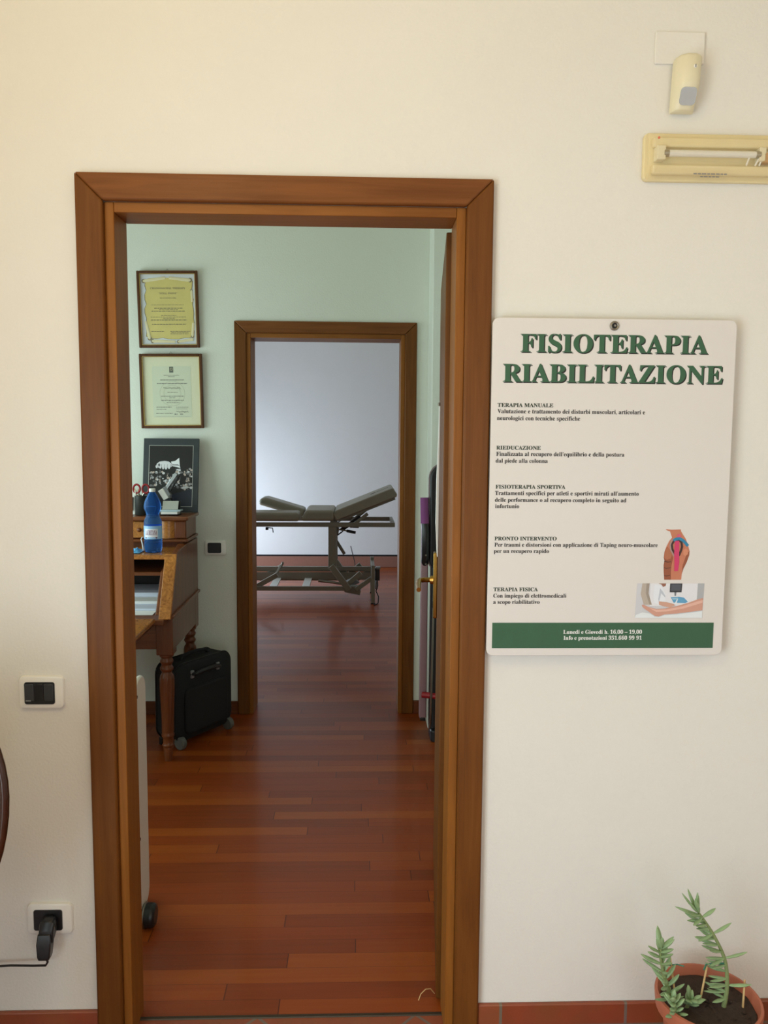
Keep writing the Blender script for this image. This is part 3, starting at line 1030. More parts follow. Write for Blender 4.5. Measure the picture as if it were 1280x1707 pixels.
for p0, p1, ra, rb_ in (((-0.125, 0.348), (-0.012, 0.364), 0.0085, 0.007), ((0.118, 0.352), (0.008, 0.364), 0.009, 0.007), ((-0.09, 0.036), (0.03, 0.032), 0.0085, 0.006), ((0.045, 0.032), (0.125, 0.044), 0.006, 0.008), ((-0.105, 0.05), (-0.122, 0.14), 0.009, 0.005), ((0.124, 0.3), (0.126, 0.24), 0.005, 0.006), ((0.122, 0.06), (0.128, 0.13), 0.007, 0.006)):
    mb = MB()
    mb.cyl((p0[0], -0.005, p0[1]), (p1[0], -0.005, p1[1]), ra, rb_, 12)
    mb.mi = 1
    mb.ball((p0[0], -0.0075, p0[1]), ra * 1.25, (1, 0.3, 1.05), 12)
    mb.mi = 0
    mb.ball((p0[0], -0.0105, p0[1]), ra * 0.55, (1, 0.2, 1.05), 10)
    for v in mb.bm.verts:
        v.co.y = -0.0053 + (v.co.y + 0.005) * 0.25 - 0.0008
    mb.build('parchment_curl', [YEC, YED], t)
cap_text(t, 'CRANIOSACRAL THERAPY', 0.185, 0.306, 0.0095, -0.0051, PRT)
cap_text(t, '“STILL POINT”', 0.10, 0.280, 0.0090, -0.0051, PRT)
cap_text(t, 'SI ATTESTA CHE', 0.085, 0.257, 0.0062, -0.0051, PRT)
mb = MB()
for x0, x1, z, h in ((-0.09, 0.08, 0.224, 0.002), (-0.075, 0.075, 0.205, 0.004), (-0.05, 0.05, 0.198, 0.003), (-0.09, 0.085, 0.19, 0.004), (-0.04, 0.04, 0.168, 0.003), (-0.095, 0.09, 0.16, 0.003), (-0.03, 0.03, 0.152, 0.003), (-0.095, 0.095, 0.144, 0.004), (-0.09, 0.09, 0.122, 0.004), (-0.095, -0.025, 0.085, 0.003), (0.005, 0.11, 0.085, 0.003), (0.01, 0.1, 0.078, 0.003), (0.005, 0.1, 0.072, 0.003)):
    mb = MB()
    strip_row(mb, x0, x1, z, h, -0.0051, (0.006, 0.018), 0.003)
    mb.build('text_line', PRT, t, smooth=0)

t, iw, ih = picture_frame('picture_frame', 'lower framed certificate, a pale printed sheet in cream mount', -0.989, -0.656, 1.589, 1.984, math.radians(-0.7), math.radians(1.2))
MB().box(-iw, iw, -0.004, -0.002, 0.013, ih - 0.013).build('mount', P('mount_cream', (222, 222, 190), 0.8, noise=0.02), t, smooth=0)
MB().box(-0.103, 0.103, -0.0046, -0.004, 0.058, 0.33).build('sheet', P('certificate_paper', (210, 216, 190), 0.8, noise=0.02), t, smooth=0)
mb = MB()
mb.box(-0.0105, 0.0105, -0.005, -0.0046, 0.296, 0.327)
mb.build('emblem', P('emblem_dark', (60, 70, 50), 0.6), t, smooth=0)
MB().tube([(0.006 * math.cos(a * PI / 8), -0.0051, 0.314 + 0.006 * math.sin(a * PI / 8)) for a in range(16)], 0.0008, 6, True).build('emblem_ring', YEC, t)
mb = MB()
for rr in (0.066, 0.045):
    for k in range(40):
        a0, a1 = 2 * PI * k / 40, 2 * PI * (k + 1) / 40
        q = 0.0012
        mb.flat([(0.002 + (rr + s) * math.cos(a), -0.0048, 0.185 + (rr + s) * math.sin(a)) for s, a in ((-q, a0), (q, a0), (q, a1), (-q, a1))])
mb.build('watermark', P('watermark_green', (184, 192, 164), 0.8), t, smooth=0)
mb = MB()
for x0, x1, z, h in ((-0.04, 0.04, 0.281, 0.003), (-0.018, 0.018, 0.273, 0.003), (-0.06, 0.065, 0.255, 0.0045), (-0.078, 0.083, 0.236, 0.0048), (-0.024, 0.03, 0.190, 0.003), (-0.058, 0.062, 0.169, 0.0042), (-0.016, 0.016, 0.161, 0.003), (-0.058, 0.062, 0.147, 0.0042), (-0.03, 0.04, 0.135, 0.0028), (-0.085, -0.005, 0.111, 0.0042), (-0.085, -0.03, 0.1, 0.003), (0.02, 0.085, 0.111, 0.003), (0.02, 0.08, 0.102, 0.002), (-0.088, -0.045, 0.078, 0.004), (-0.04, 0.0, 0.078, 0.004), (0.01, 0.025, 0.072, 0.006), (0.04, 0.055, 0.072, 0.006), (-0.088, 0.095, 0.062, 0.0012)):
    mb = MB()
    strip_row(mb, x0, x1, z, h, -0.0049, (0.005, 0.016), 0.0025)
    mb.build('text_line', PRG, t, smooth=0)
mb = MB()
for x0, n_, z in ((-0.045, 17, 0.214), (0.02, 12, 0.088)):
    q = []
    for k in range(n_ * 2):
        q.append((x0 + k * 0.0028, -0.0052, z + 0.0042 * math.sin(k * 1.9) + 0.002 * math.sin(k * 0.7)))
    MB().tube(q, 0.0007, 5).build('signature', INK, t)

# ------------------------------------------------------------------ writing desk
DW = wood('desk_walnut', (84, 44, 24), (128, 72, 40), 'Z', 0.8, 0.3, 0.3)
DWX = wood('desk_walnut_rail', (88, 48, 26), (140, 82, 46), 'X', 0.8, 0.3, 0.3)
BURL = wood('desk_burl', (110, 58, 24), (206, 136, 62), 'Z', 1.4, 0.25, 0.4, burl=True)
DIN = P('desk_dark_lining', (40, 34, 32), 0.7)
dk = thing('writing_desk', 'antique burl walnut writing desk with turned legs against the study wall', 'desk', (-1.23, 2.08, 0))
XR, XL = -0.690, -1.77
# side panels (lower box and slanted cheek in one outline), seen from the side: (y, z)
SIDE = [(1.772, 0.545), (2.38, 0.545), (2.38, 1.004), (2.13, 1.004), (1.925, 1.0), (1.872, 0.985), (1.75, 0.712), (1.772, 0.70)]
for x in (XR, XL + 0.025):
    MB().prism(SIDE, 'X', x - 0.025, x).build('side_panel', DW, dk, bevel=0.003)
for x, s in ((XR, 1), (XL, -1)):
    MB().bar((x + s * 0.004, 1.735, 0.711), (x + s * 0.004, 2.385, 0.713), 0.014, 0.016).build('side_moulding', DWX, dk, bevel=0.004)
for x in (XR - 0.022, XL + 0.022):
    # burl-faced front edge of each cheek
    MB().prism([(1.715, 0.705), (1.732, 0.70), (1.878, 0.972), (1.868, 0.99)], 'X', x - 0.032, x + 0.024).build('cheek_front', BURL, dk, bevel=0.003)
    MB().prism([(1.74, 0.72), (1.96, 0.72), (1.96, 0.93), (1.86, 0.905)], 'X', x - 0.052 if x > -1 else x + 0.034, x - 0.034 if x > -1 else x + 0.052).build('inner_cheek', DWX, dk, bevel=0.003)
MB().box(XL + 0.02, XR - 0.02, 1.86, 2.38, 0.962, 0.984).build('shelf', BURL, dk, bevel=0.004)
MB().box(XL + 0.026, XR - 0.026, 1.70, 2.38, 0.68, 0.706).build('writing_surface', DWX, dk, bevel=0.003)
MB().box(XL + 0.026, XR - 0.026, 2.33, 2.36, 0.706, 0.962).build('back_panel', DIN, dk)
MB().box(XL + 0.026, XR - 0.06, 1.93, 2.33, 0.872, 0.89).build('pigeonhole_shelf', DWX, dk, bevel=0.002)
for x in (-0.752, -1.25):
    MB().box(x - 0.012, x, 1.94, 2.33, 0.89, 0.962).build('pigeonhole_divider', DWX, dk, bevel=0.002)
# flap let down towards the chair
MB().box(XL + 0.06, -0.752, 1.26, 1.688, 0.694, 0.716).build('flap', BURL, dk, bevel=0.004)
for x in (-1.70, -0.80):
    MB().box(x - 0.015, x + 0.015, 1.40, 1.76, 0.655, 0.694).build('loper', DW, dk, bevel=0.003)
MB().box(XL + 0.07, XR - 0.07, 1.776, 1.796, 0.548, 0.68).build('apron', DWX, dk, bevel=0.004)
# upper drawer case
MB().box(XL + 0.03, XR - 0.03, 2.16, 2.38, 0.984, 1.012).build('case_plinth', DW, dk)
MB().prism(rrect(XL, XR + 0.004, 2.108, 2.39, 0.012, 3), 'Z', 1.012, 1.026).build('case_moulding', DWX, dk, bevel=0.004)
MB().box(XL + 0.012, XR - 0.008, 2.135, 2.385, 1.026, 1.122).build('drawer_case', DW, dk, bevel=0.004)
MB().prism(rrect(XL - 0.004, XR + 0.008, 2.098, 2.40, 0.014, 3), 'Z', 1.122, 1.141).build('case_top', DWX, dk, bevel=0.005)
for x0, x1, m_ in ((-1.255, -0.842, BURL), (-1.68, -1.265, BURL)):
    dr = MB().box(x0, x1, 2.124, 2.14, 1.032, 1.116).build('drawer', m_, dk, bevel=0.003)
    cx = x1 - 0.085 if x1 > -1 else x0 + 0.085
    kb = MB()
    kb.cyl((cx, 2.126, 1.075), (cx, 2.112, 1.075), 0.006, 0.006, 12)
    kb.ball((cx, 2.107, 1.075), 0.0115)
    kb.build('knob', DW, dr)
mb = MB()
mb.loft([[(-0.835 + 0.0775 * k / 8 + 0.0, 2.134 - 0.014 * math.sin(PI * min(1, k / 8)) + d, z) for k in range(9) for d in (0,)] + [(-0.7575, 2.145, z), (-0.835, 2.145, z)] for z in (1.03, 1.118)])
mb.build('bowed_panel', BURL, dk)
MB().box(-0.755, -0.70, 2.128, 2.14, 1.03, 1.118).build('corner_panel', DW, dk, bevel=0.004)
MB().prism([(2.0, 0.985), (2.13, 0.985), (2.13, 1.004), (2.10, 1.006)], 'X', -0.735, -0.70).build('scroll_block', DWX, dk, bevel=0.004)
# turned legs
PROF = [(0.017, 0.0), (0.019, 0.01), (0.021, 0.04), (0.0235, 0.062), (0.0225, 0.066), (0.027, 0.072), (0.028, 0.08), (0.024, 0.086), (0.0255, 0.10), (0.0255, 0.115), (0.0295, 0.120), (0.0305, 0.130), (0.027, 0.136), (0.0285, 0.145), (0.029, 0.2), (0.0315, 0.28), (0.0345, 0.36), (0.0345, 0.40), (0.031, 0.418), (0.024, 0.428), (0.023, 0.436), (0.030, 0.446), (0.0315, 0.454), (0.027, 0.462), (0.0235, 0.470), (0.0305, 0.482), (0.0315, 0.490), (0.026, 0.500), (0.026, 0.505), (0.033, 0.512), (0.033, 0.525)]
for x in (-0.729, XL + 0.039):
    for y in (1.80, 2.335):
        lg = MB()
        lg.lathe(PROF, (x, y, 0), 48, (0.146, 0.41, 12, 0.0035))
        lo_ = lg.build('leg', DW, dk, smooth=40)
        MB().box(x - 0.039, x + 0.0395, y - 0.04, y + 0.04, 0.523, 0.702).build('leg_block', DW, lo_, bevel=0.004)

# papers in the desk
PAPB = P('pale_blue_paper', (214, 222, 240), 0.7, noise=0.02)
labs = ['bottom paper pile on the desk, its front edge nearest the flap', 'second paper pile up on the desk, set back behind the bottom one', 'third paper pile up on the desk under the pigeonhole', 'topmost paper pile on the desk, furthest back under the pigeonhole']
for k, (x0, x1, y0, z0, z1) in enumerate(((-1.15, -0.79, 1.79, 0.7065, 0.713), (-1.16, -0.775, 1.87, 0.7135, 0.726), (-1.12, -0.785, 1.96, 0.7265, 0.744), (-1.14, -0.79, 2.05, 0.7445, 0.768))):
    mb = MB()
    y1 = 2.27
    top = [(y0 + (y1 - y0) * i / 8, z1 - (0.003 * (1 - i / 2) if i < 2 else 0)) for i in range(9)]
    mb.prism([(y0 + 0.004, z0), (y1, z0)] + top[::-1], 'X', x0, x1)
    tag(mb.build('paper_pile', PAPB if k % 2 else PAPER, None), labs[k], 'paper', 'papers on the desk')

# ------------------------------------------------------------------ things on the desk
ZS, ZT = 0.9845, 1.1415
bo = thing('water_bottle', 'blue plastic water bottle with white cap on the desk shelf', 'bottle', (-0.82, 1.955, ZS))
BX, BY = -0.82, 1.955
BLUE = glass('blue_bottle_plastic', (84, 160, 255), 0.02, 1.16, 0.86)
BPROF = [(0.030, 0.0), (0.038, 0.003), (0.042, 0.012), (0.0425, 0.03), (0.0425, 0.136), (0.0425, 0.148), (0.040, 0.158), (0.034, 0.170), (0.0305, 0.182), (0.0315, 0.192), (0.036, 0.202), (0.0405, 0.214), (0.041, 0.226), (0.038, 0.244), (0.031, 0.262), (0.0225, 0.278), (0.0150, 0.290), (0.0130, 0.294)]
MB().lathe([(0.02, 0.001)] + BPROF + [(0.0125, 0.297)], (BX, BY, ZS), 40, (0.005, 0.028, 5, 0.006)).build('bottle_body', BLUE, bo, smooth=60)
MB().lathe([(0.0145, 0.295), (0.0148, 0.297), (0.0148, 0.309), (0.0138, 0.311)], (BX, BY, ZS), 32).build('cap', WHITEP, bo)
mb = MB()
rings = [[(BX + 0.0431 * math.cos(2 * PI * k / 40), BY + 0.0431 * math.sin(2 * PI * k / 40), ZS + q) for k in range(40)] for q in (0.068, 0.132)]
mb.loft(rings, False, False)
lab = mb.build('bottle_label', P('label_pale_blue', (150, 196, 238), 0.4, noise=0.04), bo, smooth=60)


def wrap_bm(mb, r):
    for v in mb.bm.verts:
        a = v.co.x / r - PI / 2
        v.co = Vector((BX + r * math.cos(a), BY + r * math.sin(a), v.co.z))
    return mb


mb = MB()
for i in range(20):
    for j in range(2):
        xa, xb = -0.034 + i * 0.0034, -0.034 + (i + 1) * 0.0034
        za, zb = ZS + 0.078 + j * 0.02, ZS + 0.098 + j * 0.02
        mb.flat([(xa, 0, za), (xb, 0, za), (xb, 0, zb), (xa, 0, zb)])
wrap_bm(mb, 0.0434).build('label_panel', P('label_white', (232, 232, 244), 0.4, noise=0.02), lab, smooth=60)
wrap_bm(text_bm('LAURETANA', -0.029, 0.029, ZS + 0.089, 0.022, 0, 0.006), 0.0436).build('label_print', P('label_purple_red', (128, 66, 112), 0.4), lab, smooth=0)
mb = MB()
for xc in (-0.026, 0.026):
    mb.flat([(xc + 0.0042 * math.cos(2 * PI * k / 16), 0, ZS + 0.0755 + 0.0042 * math.sin(2 * PI * k / 16)) for k in range(16)])
mb.flat([(-0.014, 0, ZS + 0.074), (0.014, 0, ZS + 0.074), (0.014, 0, ZS + 0.0765), (-0.014, 0, ZS + 0.0765)])
wrap_bm(mb, 0.0434).build('label_mark', MATS['label_purple_red'], lab, smooth=0)

# crumpled blue film standing in for blue light cast through the bottle
fm = MB()
random.seed(11)
g = {}
for i in range(12):
    for j in range(9):
        g[i, j] = fm.bm.verts.new((-1.01 + i * 0.0125, 1.895 + j * 0.012, ZS + 0.004 + random.random() * 0.034 * math.sin(PI * i / 11) ** 0.5 * math.sin(PI * j / 8) ** 0.5))
for i in range(11):
    for j in range(8):
        fm._f([g[i, j], g[i + 1, j], g[i + 1, j + 1], g[i, j + 1]])
o = fm.build('cast_light_film', glass('blue_film', (120, 200, 250), 0.1, 1.1, 0.3), None, smooth=0)
o.modifiers.new('thick', 'SOLIDIFY').thickness = 0.001
tag(o, 'crumpled pale blue film in place of light cast through the bottle', 'plastic film')
# clear strip curling up behind the bottle
o = MB().tube([(-0.873, 1.97, ZS + 0.0045), (-0.874, 1.972, ZS + 0.02), (-0.879, 1.974, ZS + 0.045), (-0.884, 1.976, ZS + 0.06), (-0.878, 1.978, ZS + 0.072)], [0.0045, 0.0038, 0.003, 0.0026, 0.002], 8).build('plastic_strip', WHITEP)
tag(o, 'thin white plastic strip standing up at the left side of the bottle', 'plastic strip')

ph = thing('pen_holder', 'black round pen holder on top of the desk, left of the bottle', 'pen holder', (-0.935, 2.20, ZT))
mb = MB()
mb.lathe([(0.034, 0.0), (0.036, 0.002), (0.036, 0.098), (0.037, 0.101), (0.0345, 0.1015), (0.0335, 0.098), (0.0335, 0.006), (0.002, 0.005)], (-0.935, 2.20, ZT), 32)
mb.build('cup', P('pen_cup_black', (40, 44, 42), 0.35), ph, smooth=50)
sc = thing('scissors', 'scissors with red plastic handles standing in the pen holder', 'scissors', (-0.935, 2.19, ZT + 0.008))
for s, cx in ((-1, -0.957), (1, -0.912)):
    pts = [(cx + 0.017 * math.cos(a * PI / 10) , 2.187, ZT + 0.136 + 0.022 * math.sin(a * PI / 10)) for a in range(20)]
    MB().tube(pts, 0.0052, 10, True).build('handle', RED, sc)
    MB().tube([(cx + s * -0.006, 2.187, ZT + 0.116), (-0.935 + s * 0.006, 2.188, ZT + 0.098), (-0.935 - s * 0.006, 2.19, ZT + 0.012)], [0.0055, 0.005, 0.003], 8).build('blade', STEEL, sc)
for k, (x, y, tx, ty, h, c, nm) in enumerate(((-0.948, 2.205, -0.953, 2.203, 0.125, (222, 170, 60), 'yellow'), (-0.928, 2.21, -0.931, 2.207, 0.118, (226, 150, 50), 'orange'), (-0.955, 2.19, -0.9645, 2.183, 0.128, (232, 228, 214), 'white'))):
    p = thing('pencil', nm + (' pen' if nm == 'white' else ' pencil') + ' standing in the black pen holder', 'pencil', (x, y, ZT + 0.008), group='pencils in the pen holder')
    MB().cyl((x, y, ZT + 0.0085), (tx, ty, ZT + h), 0.0038, seg=6).build('shaft', P('pencil_' + nm, c, 0.4), p, smooth=0)
    d = (Vector((tx, ty, ZT + h)) - Vector((x, y, ZT + 0.0085))).normalized()
    e = Vector((tx, ty, ZT + h))
    MB().cyl(e, e + d * 0.012, 0.0038, 0.0006, seg=6).build('tip', STICK, p, smooth=0)

# stapler opened upright: black body leaning, white head and silver arm
st = thing('stapler', 'open stapler with white head and silver arm behind the bottle', 'stapler', (-0.80, 2.262, ZT))
MB().prism([(-0.835, ZT + 0.0005), (-0.775, ZT + 0.0005), (-0.785, ZT + 0.045), (-0.80, ZT + 0.085), (-0.83, ZT + 0.075)], 'Y', 2.245, 2.288).build('body', BLACKP, st, bevel=0.004)
MB().bar((-0.852, 2.264, ZT + 0.128), (-0.822, 2.264, ZT + 0.078), 0.034, 0.030).build('head', WHITEP, st, bevel=0.003)
MB().bar((-0.833, 2.265, ZT + 0.142), (-0.808, 2.265, ZT + 0.095), 0.03, 0.02).build('magazine', GREYP, st, bevel=0.002)
MB().bar((-0.828, 2.265, ZT + 0.128), (-0.770, 2.265, ZT + 0.212), 0.026, 0.017).build('arm', P('satin_silver', (186, 190, 194), 0.3, 0.6), st, bevel=0.002)
MB().bar((-0.806, 2.265, ZT + 0.118), (-0.757, 2.265, ZT + 0.200), 0.022, 0.008).build('arm_edge', BLACKP, st, bevel=0.002)

cd = thing('card_holder', 'pale business card holder with a grey card, in front of the picture', 'card holder', (-0.785, 2.2, ZT))
MB().box(-0.838, -0.742, 2.17, 2.235, ZT + 0.0005, ZT + 0.007).build('base', BLACKP, cd, bevel=0.002)
MB().box(-0.832, -0.748, 2.165, 2.225, ZT + 0.0075, ZT + 0.019).build('card_stack', WHITEP, cd, bevel=0.001)
MB().box(-0.842, -0.735, 2.18, 2.24, ZT + 0.0192, ZT + 0.0285).build('tray', P('tray_pale', (176, 192, 200), 0.2), cd, bevel=0.002)
mb = MB().prism([(2.196, ZT + 0.029), (2.1985, ZT + 0.029), (2.2215, ZT + 0.072), (2.219, ZT + 0.072)], 'X', -0.832, -0.752)
cdd = mb.build('card', P('card_grey', (178, 178, 168), 0.5), cd)
mb = MB()
strip_row(mb, -0.815, -0.77, 0.0, 0.004, 0, (0.01, 0.02), 0.003)
for v in mb.bm.verts:
    q = v.co.z
    v.co = Vector((v.co.x, 2.2155 + q * 0.5 - 0.0008, ZT + 0.061 + q))
mb.build('print', PRG, cdd, smooth=0)
mb = MB().prism([(2.222, ZT + 0.03), (2.226, ZT + 0.03), (2.243, ZT + 0.07), (2.239, ZT + 0.07)], 'X', -0.826, -0.745)
mb.build('card_rest', BLACKP, cd)

fs = thing('photo_stand', 'small white edged stand with dark front, left of the pen holder', 'photo stand', (-1.01, 2.22, ZT))
MB().prism([(2.21, ZT + 0.0005), (2.222, ZT + 0.0005), (2.25, ZT + 0.125), (2.238, ZT + 0.125)], 'X', -1.055, -0.972).build('frame', WHITEP, fs, bevel=0.002)
MB().prism([(2.2075, ZT + 0.022), (2.215, ZT + 0.022), (2.232, ZT + 0.09), (2.226, ZT + 0.09)], 'X', -1.047, -0.985).build('front', BLACKP, fs)

# black picture leaning against the wall on the desk
pc = thing('framed_photo', 'black framed monochrome photo of a hand over chess pieces, leaning on the wall', 'picture', (-0.823, 2.335, ZT), (-math.radians(11.0), 0, math.radians(0)))
MB().box(-0.147, 0.147, -0.012, 0.0, 0.001, 0.398).build('frame', P('frame_charcoal', (52, 58, 62), 0.4), pc, bevel=0.002)
mb = MB()
for (a, b, c, d) in ((-0.117, -0.115, 0.03, 0.36), (0.115, 0.117, 0.03, 0.36), (-0.117, 0.117, 0.03, 0.032), (-0.117, 0.117, 0.358, 0.36)):
    mb.box(a, b, -0.0132, -0.012, c, d)
mb.build('inner_line', P('line_silver', (196, 196, 190), 0.4), pc, smooth=0)
ph_names, ph_mats, mb = [], [], MB()


def ph_poly(rgb, poly, lvl):
    key = 'photo_%d_%d_%d' % rgb
    if key not in MATS:
        P(key, rgb, 0.35, noise=0.03)
    if key not in ph_names:
        ph_names.append(key)
        ph_mats.append(MATS[key])
    mb.mi = ph_names.index(key)
    # px of the enlarged crop -> picture frame
    mb.flat([(-0.115 + (x - 277) / 430.0 * 0.23, -0.0124 - lvl * 0.00008, 0.358 - (y - 187) / 605.0 * 0.326) for x, y in poly])


ph_poly((30, 28, 28), [(277, 187), (707, 187), (707, 790), (277, 790)], 0)
ph_poly((34, 38, 54), [(470, 690), (560, 660), (707, 610), (707, 790), (440, 790)], 1)
ph_poly((222, 220, 224), [(345, 398), (352, 368), (380, 346), (430, 340), (470, 346), (496, 366), (500, 396), (478, 410), (440, 404), (400, 402), (372, 408)], 2)
for fx, fl, fw_ in ((352, 22, 11), (388, 26, 12), (416, 32, 12), (444, 34, 13), (474, 28, 13)):
    ph_poly((222, 220, 224), [(fx - fw_, 385), (fx + fw_, 385), (fx + fw_ * 0.9, 385 + fl * 0.8), (fx + fw_ * 0.3, 392 + fl), (fx - fw_ * 0.5, 390 + fl), (fx - fw_, 385 + fl * 0.7)], 2.2)
    ph_poly((120, 116, 122), [(fx + fw_ * 0.95, 372), (fx + fw_ * 1.2, 374), (fx + fw_ * 1.1, 384 + fl * 0.8), (fx + fw_ * 0.7, 388 + fl)], 3)
ph_poly((84, 82, 88), [(366, 372), (376, 362), (386, 378), (382, 396), (370, 394)], 3)
ph_poly((236, 238, 242), [(492, 346), (532, 340), (572, 308), (580, 390), (586, 412), (550, 400), (506, 392)], 2)
ph_poly((150, 148, 152), [(500, 364), (520, 374), (560, 372), (580, 388), (552, 386), (510, 384)], 3)
ph_poly((216, 216, 222), [(545, 420), (588, 418), (592, 460), (570, 474), (550, 450)], 2)
random.seed(21)
for k in range(120):
    x, y = random.uniform(285, 700), random.uniform(415, 625)
    if y > 450 + (700 - x) * 0.75 and x < 420:
        continue
    if x < 540 and y < 440:
        continue
    if y > 590 and x < 480:
        continue
    s = random.uniform(6, 17) * (1.0 if x < 580 else 1.15)
    br = random.choice(((206, 204, 208), (160, 158, 162), (112, 110, 112), (84, 80, 80), (188, 170, 160)))
    if k % 3:
        ph_poly(br, [(x + s * math.cos(a * PI / 4) * 0.9, y + s * 0.75 * math.sin(a * PI / 4)) for a in range(8)], 3 + k * 0.02)
    else:
        ph_poly(br, [(x - s * 0.7, y + s), (x - s * 0.25, y - s * 0.2), (x - s * 0.35, y - s), (x + s * 0.35, y - s), (x + s * 0.25, y - s * 0.2), (x + s * 0.7, y + s)], 3 + k * 0.02)
ph_poly((196, 196, 198), [(590, 608), (640, 590), (690, 598), (650, 616), (610, 618)], 6)
ph_poly((92, 92, 96), [(480, 680), (505, 672), (508, 722), (484, 712)], 6)
mb.build('photo_print', ph_mats, pc, smooth=0)

# ------------------------------------------------------------------ study wall socket
t = plate('wall_socket', 'white wall plate with black socket on the study wall right of the desk', 'socket', -0.663, -0.545, 0.898, 0.978, B0)
MB().prism(rrect(-0.646, -0.572, 0.910, 0.967, 0.008), 'Y', B0 - 0.014, B0 - 0.009).build('insert', BLACKP, t, bevel=0.001)

# ------------------------------------------------------------------ trolley case
cs = thing('trolley_case', 'black fabric wheeled trolley case on the floor under the desk', 'suitcase', (-0.715, 1.905, 0), (0, 0, math.radians(56)))
LN, TH, Z0, Z1 = 0.40, 0.15, 0.035, 0.425
mb = MB()
prof = rrect(0, LN, Z0, Z1, 0.06, 6)
c0 = (LN / 2, (Z0 + Z1) / 2)
f = lambda k, yy: [(c0[0] + (p[0] - c0[0]) * k, yy, c0[1] + (p[1] - c0[1]) * k) for p in prof]
mb.loft([f(0.93, -0.006), f(0.98, 0.002), f(1, 0.015), f(1, TH - 0.02), f(0.97, TH - 0.004), f(0.9, TH)])
mb.build('shell', BLACKF, cs, smooth=50)
mb = MB()
p2 = rrect(0.05, LN - 0.05, 0.07, 0.30, 0.03, 5)
mb.prism(p2, 'Y', -0.022, -0.004)
mb.build('front_pocket', BLACKF, cs, bevel=0.01, seg=3)
mb = MB()
for yy in (0.012, TH - 0.014):
    mb.tube([(p[0], yy, p[1]) for p in [(c0[0] + (q[0] - c0[0]) * 1.004, c0[1] + (q[1] - c0[1]) * 1.004) for q in prof]], 0.004, 6, True)
mb.build('piping', BLACKP, cs)
mb = MB()
mb.tube([(0.10, -0.004, 0.365), (0.11, -0.03, 0.37), (0.15, -0.034, 0.378), (0.24, -0.034, 0.378), (0.28, -0.03, 0.37), (0.29, -0.004, 0.365)], [0.008, 0.009, 0.011, 0.011, 0.009, 0.008], 10)
mb.build('front_handle', BLACKP, cs)
for a in (0.095, 0.275):
    MB().box(a, a + 0.02, -0.016, -0.003, 0.345, 0.385).build('handle_mount', GREYP, cs, bevel=0.004)
MB().tube([(0.10, 0.07, Z1 - 0.004), (0.12, 0.07, Z1 + 0.018), (0.17, 0.07, Z1 + 0.024), (0.23, 0.07, Z1 + 0.024), (0.28, 0.07, Z1 + 0.018), (0.30, 0.07, Z1 - 0.004)], 0.009, 10).build('top_handle', BLACKF, cs)
for a in (0.012, LN - 0.05):
    wh = MB()
    wh.cyl((a + 0.004, -0.001, 0.033), (a + 0.03, -0.001, 0.033), 0.0325, seg=24)
    wh.build('wheel', P('wheel_grey', (92, 92, 86), 0.5), cs, bevel=0.004)
for a in (0.012, LN - 0.05):
    MB().box(a + 0.004, a + 0.03, TH - 0.03, TH - 0.01, 0.0005, 0.04).build('foot', BLACKP, cs, bevel=0.003)

# ------------------------------------------------------------------ oil heater behind the left jamb
HW = P('heater_white', (226, 222, 212), 0.35, noise=0.01)
ht = thing('oil_heater', 'white oil filled radiator on black wheels behind the left door jamb', 'heater', (-0.72, 0.50, 0))
for k in range(7):
    x = -0.527 - k * 0.062
    mb = MB()
    mb.prism(rrect(0.44, 0.555, 0.075 if k else 0.06, 0.80, 0.05, 6), 'X', x - 0.008, x + 0.008)
    mb.build('fin', HW, ht, bevel=0.006, seg=3)
MB().tube([(-0.94, 0.51, 0.74), (-0.507, 0.51, 0.74)], 0.018, 12).build('pipe', HW, ht)
MB().tube([(-0.94, 0.51, 0.13), (-0.507, 0.51, 0.13)], 0.018, 12).build('pipe', HW, ht)
MB().prism(rrect(0.44, 0.56, 0.05, 0.805, 0.05, 6), 'X', -0.518, -0.502).build('end_cover', HW, ht, bevel=0.006, seg=3)
for z in (0.755, 0.30):
    MB().cyl((-0.503, 0.455, z), (-0.5005, 0.455, z), 0.005, seg=10).build('vent_hole', BLACKP, ht)
for x in (-0.555, -0.90):
    MB().tube([(x, 0.40, 0.062), (x, 0.44, 0.08), (x, 0.58, 0.08), (x, 0.62, 0.062)], 0.008, 8).build('axle', DARKG, ht)
for x, y in ((-0.484, 0.475), (-0.56, 0.60), (-0.94, 0.455), (-0.94, 0.62)):
    if True:
        wh = MB()
        wh.cyl((x - 0.025, y, 0.038), (x + 0.022, y, 0.038), 0.0375, seg=24)
        wo = wh.build('wheel', BLACKP, ht, bevel=0.014, seg=4)
        MB().tube([(x - 0.012, y + 0.0375 * math.cos(a * PI / 12), 0.038 + 0.0375 * math.sin(a * PI / 12)) for a in range(24)], 0.0035, 6, True).build('rim_band', STEEL, wo)
        MB().cyl((x - 0.035, y, 0.038), (x - 0.02, y, 0.05), 0.01, seg=10).build('caster_stem', DARKG, wo)

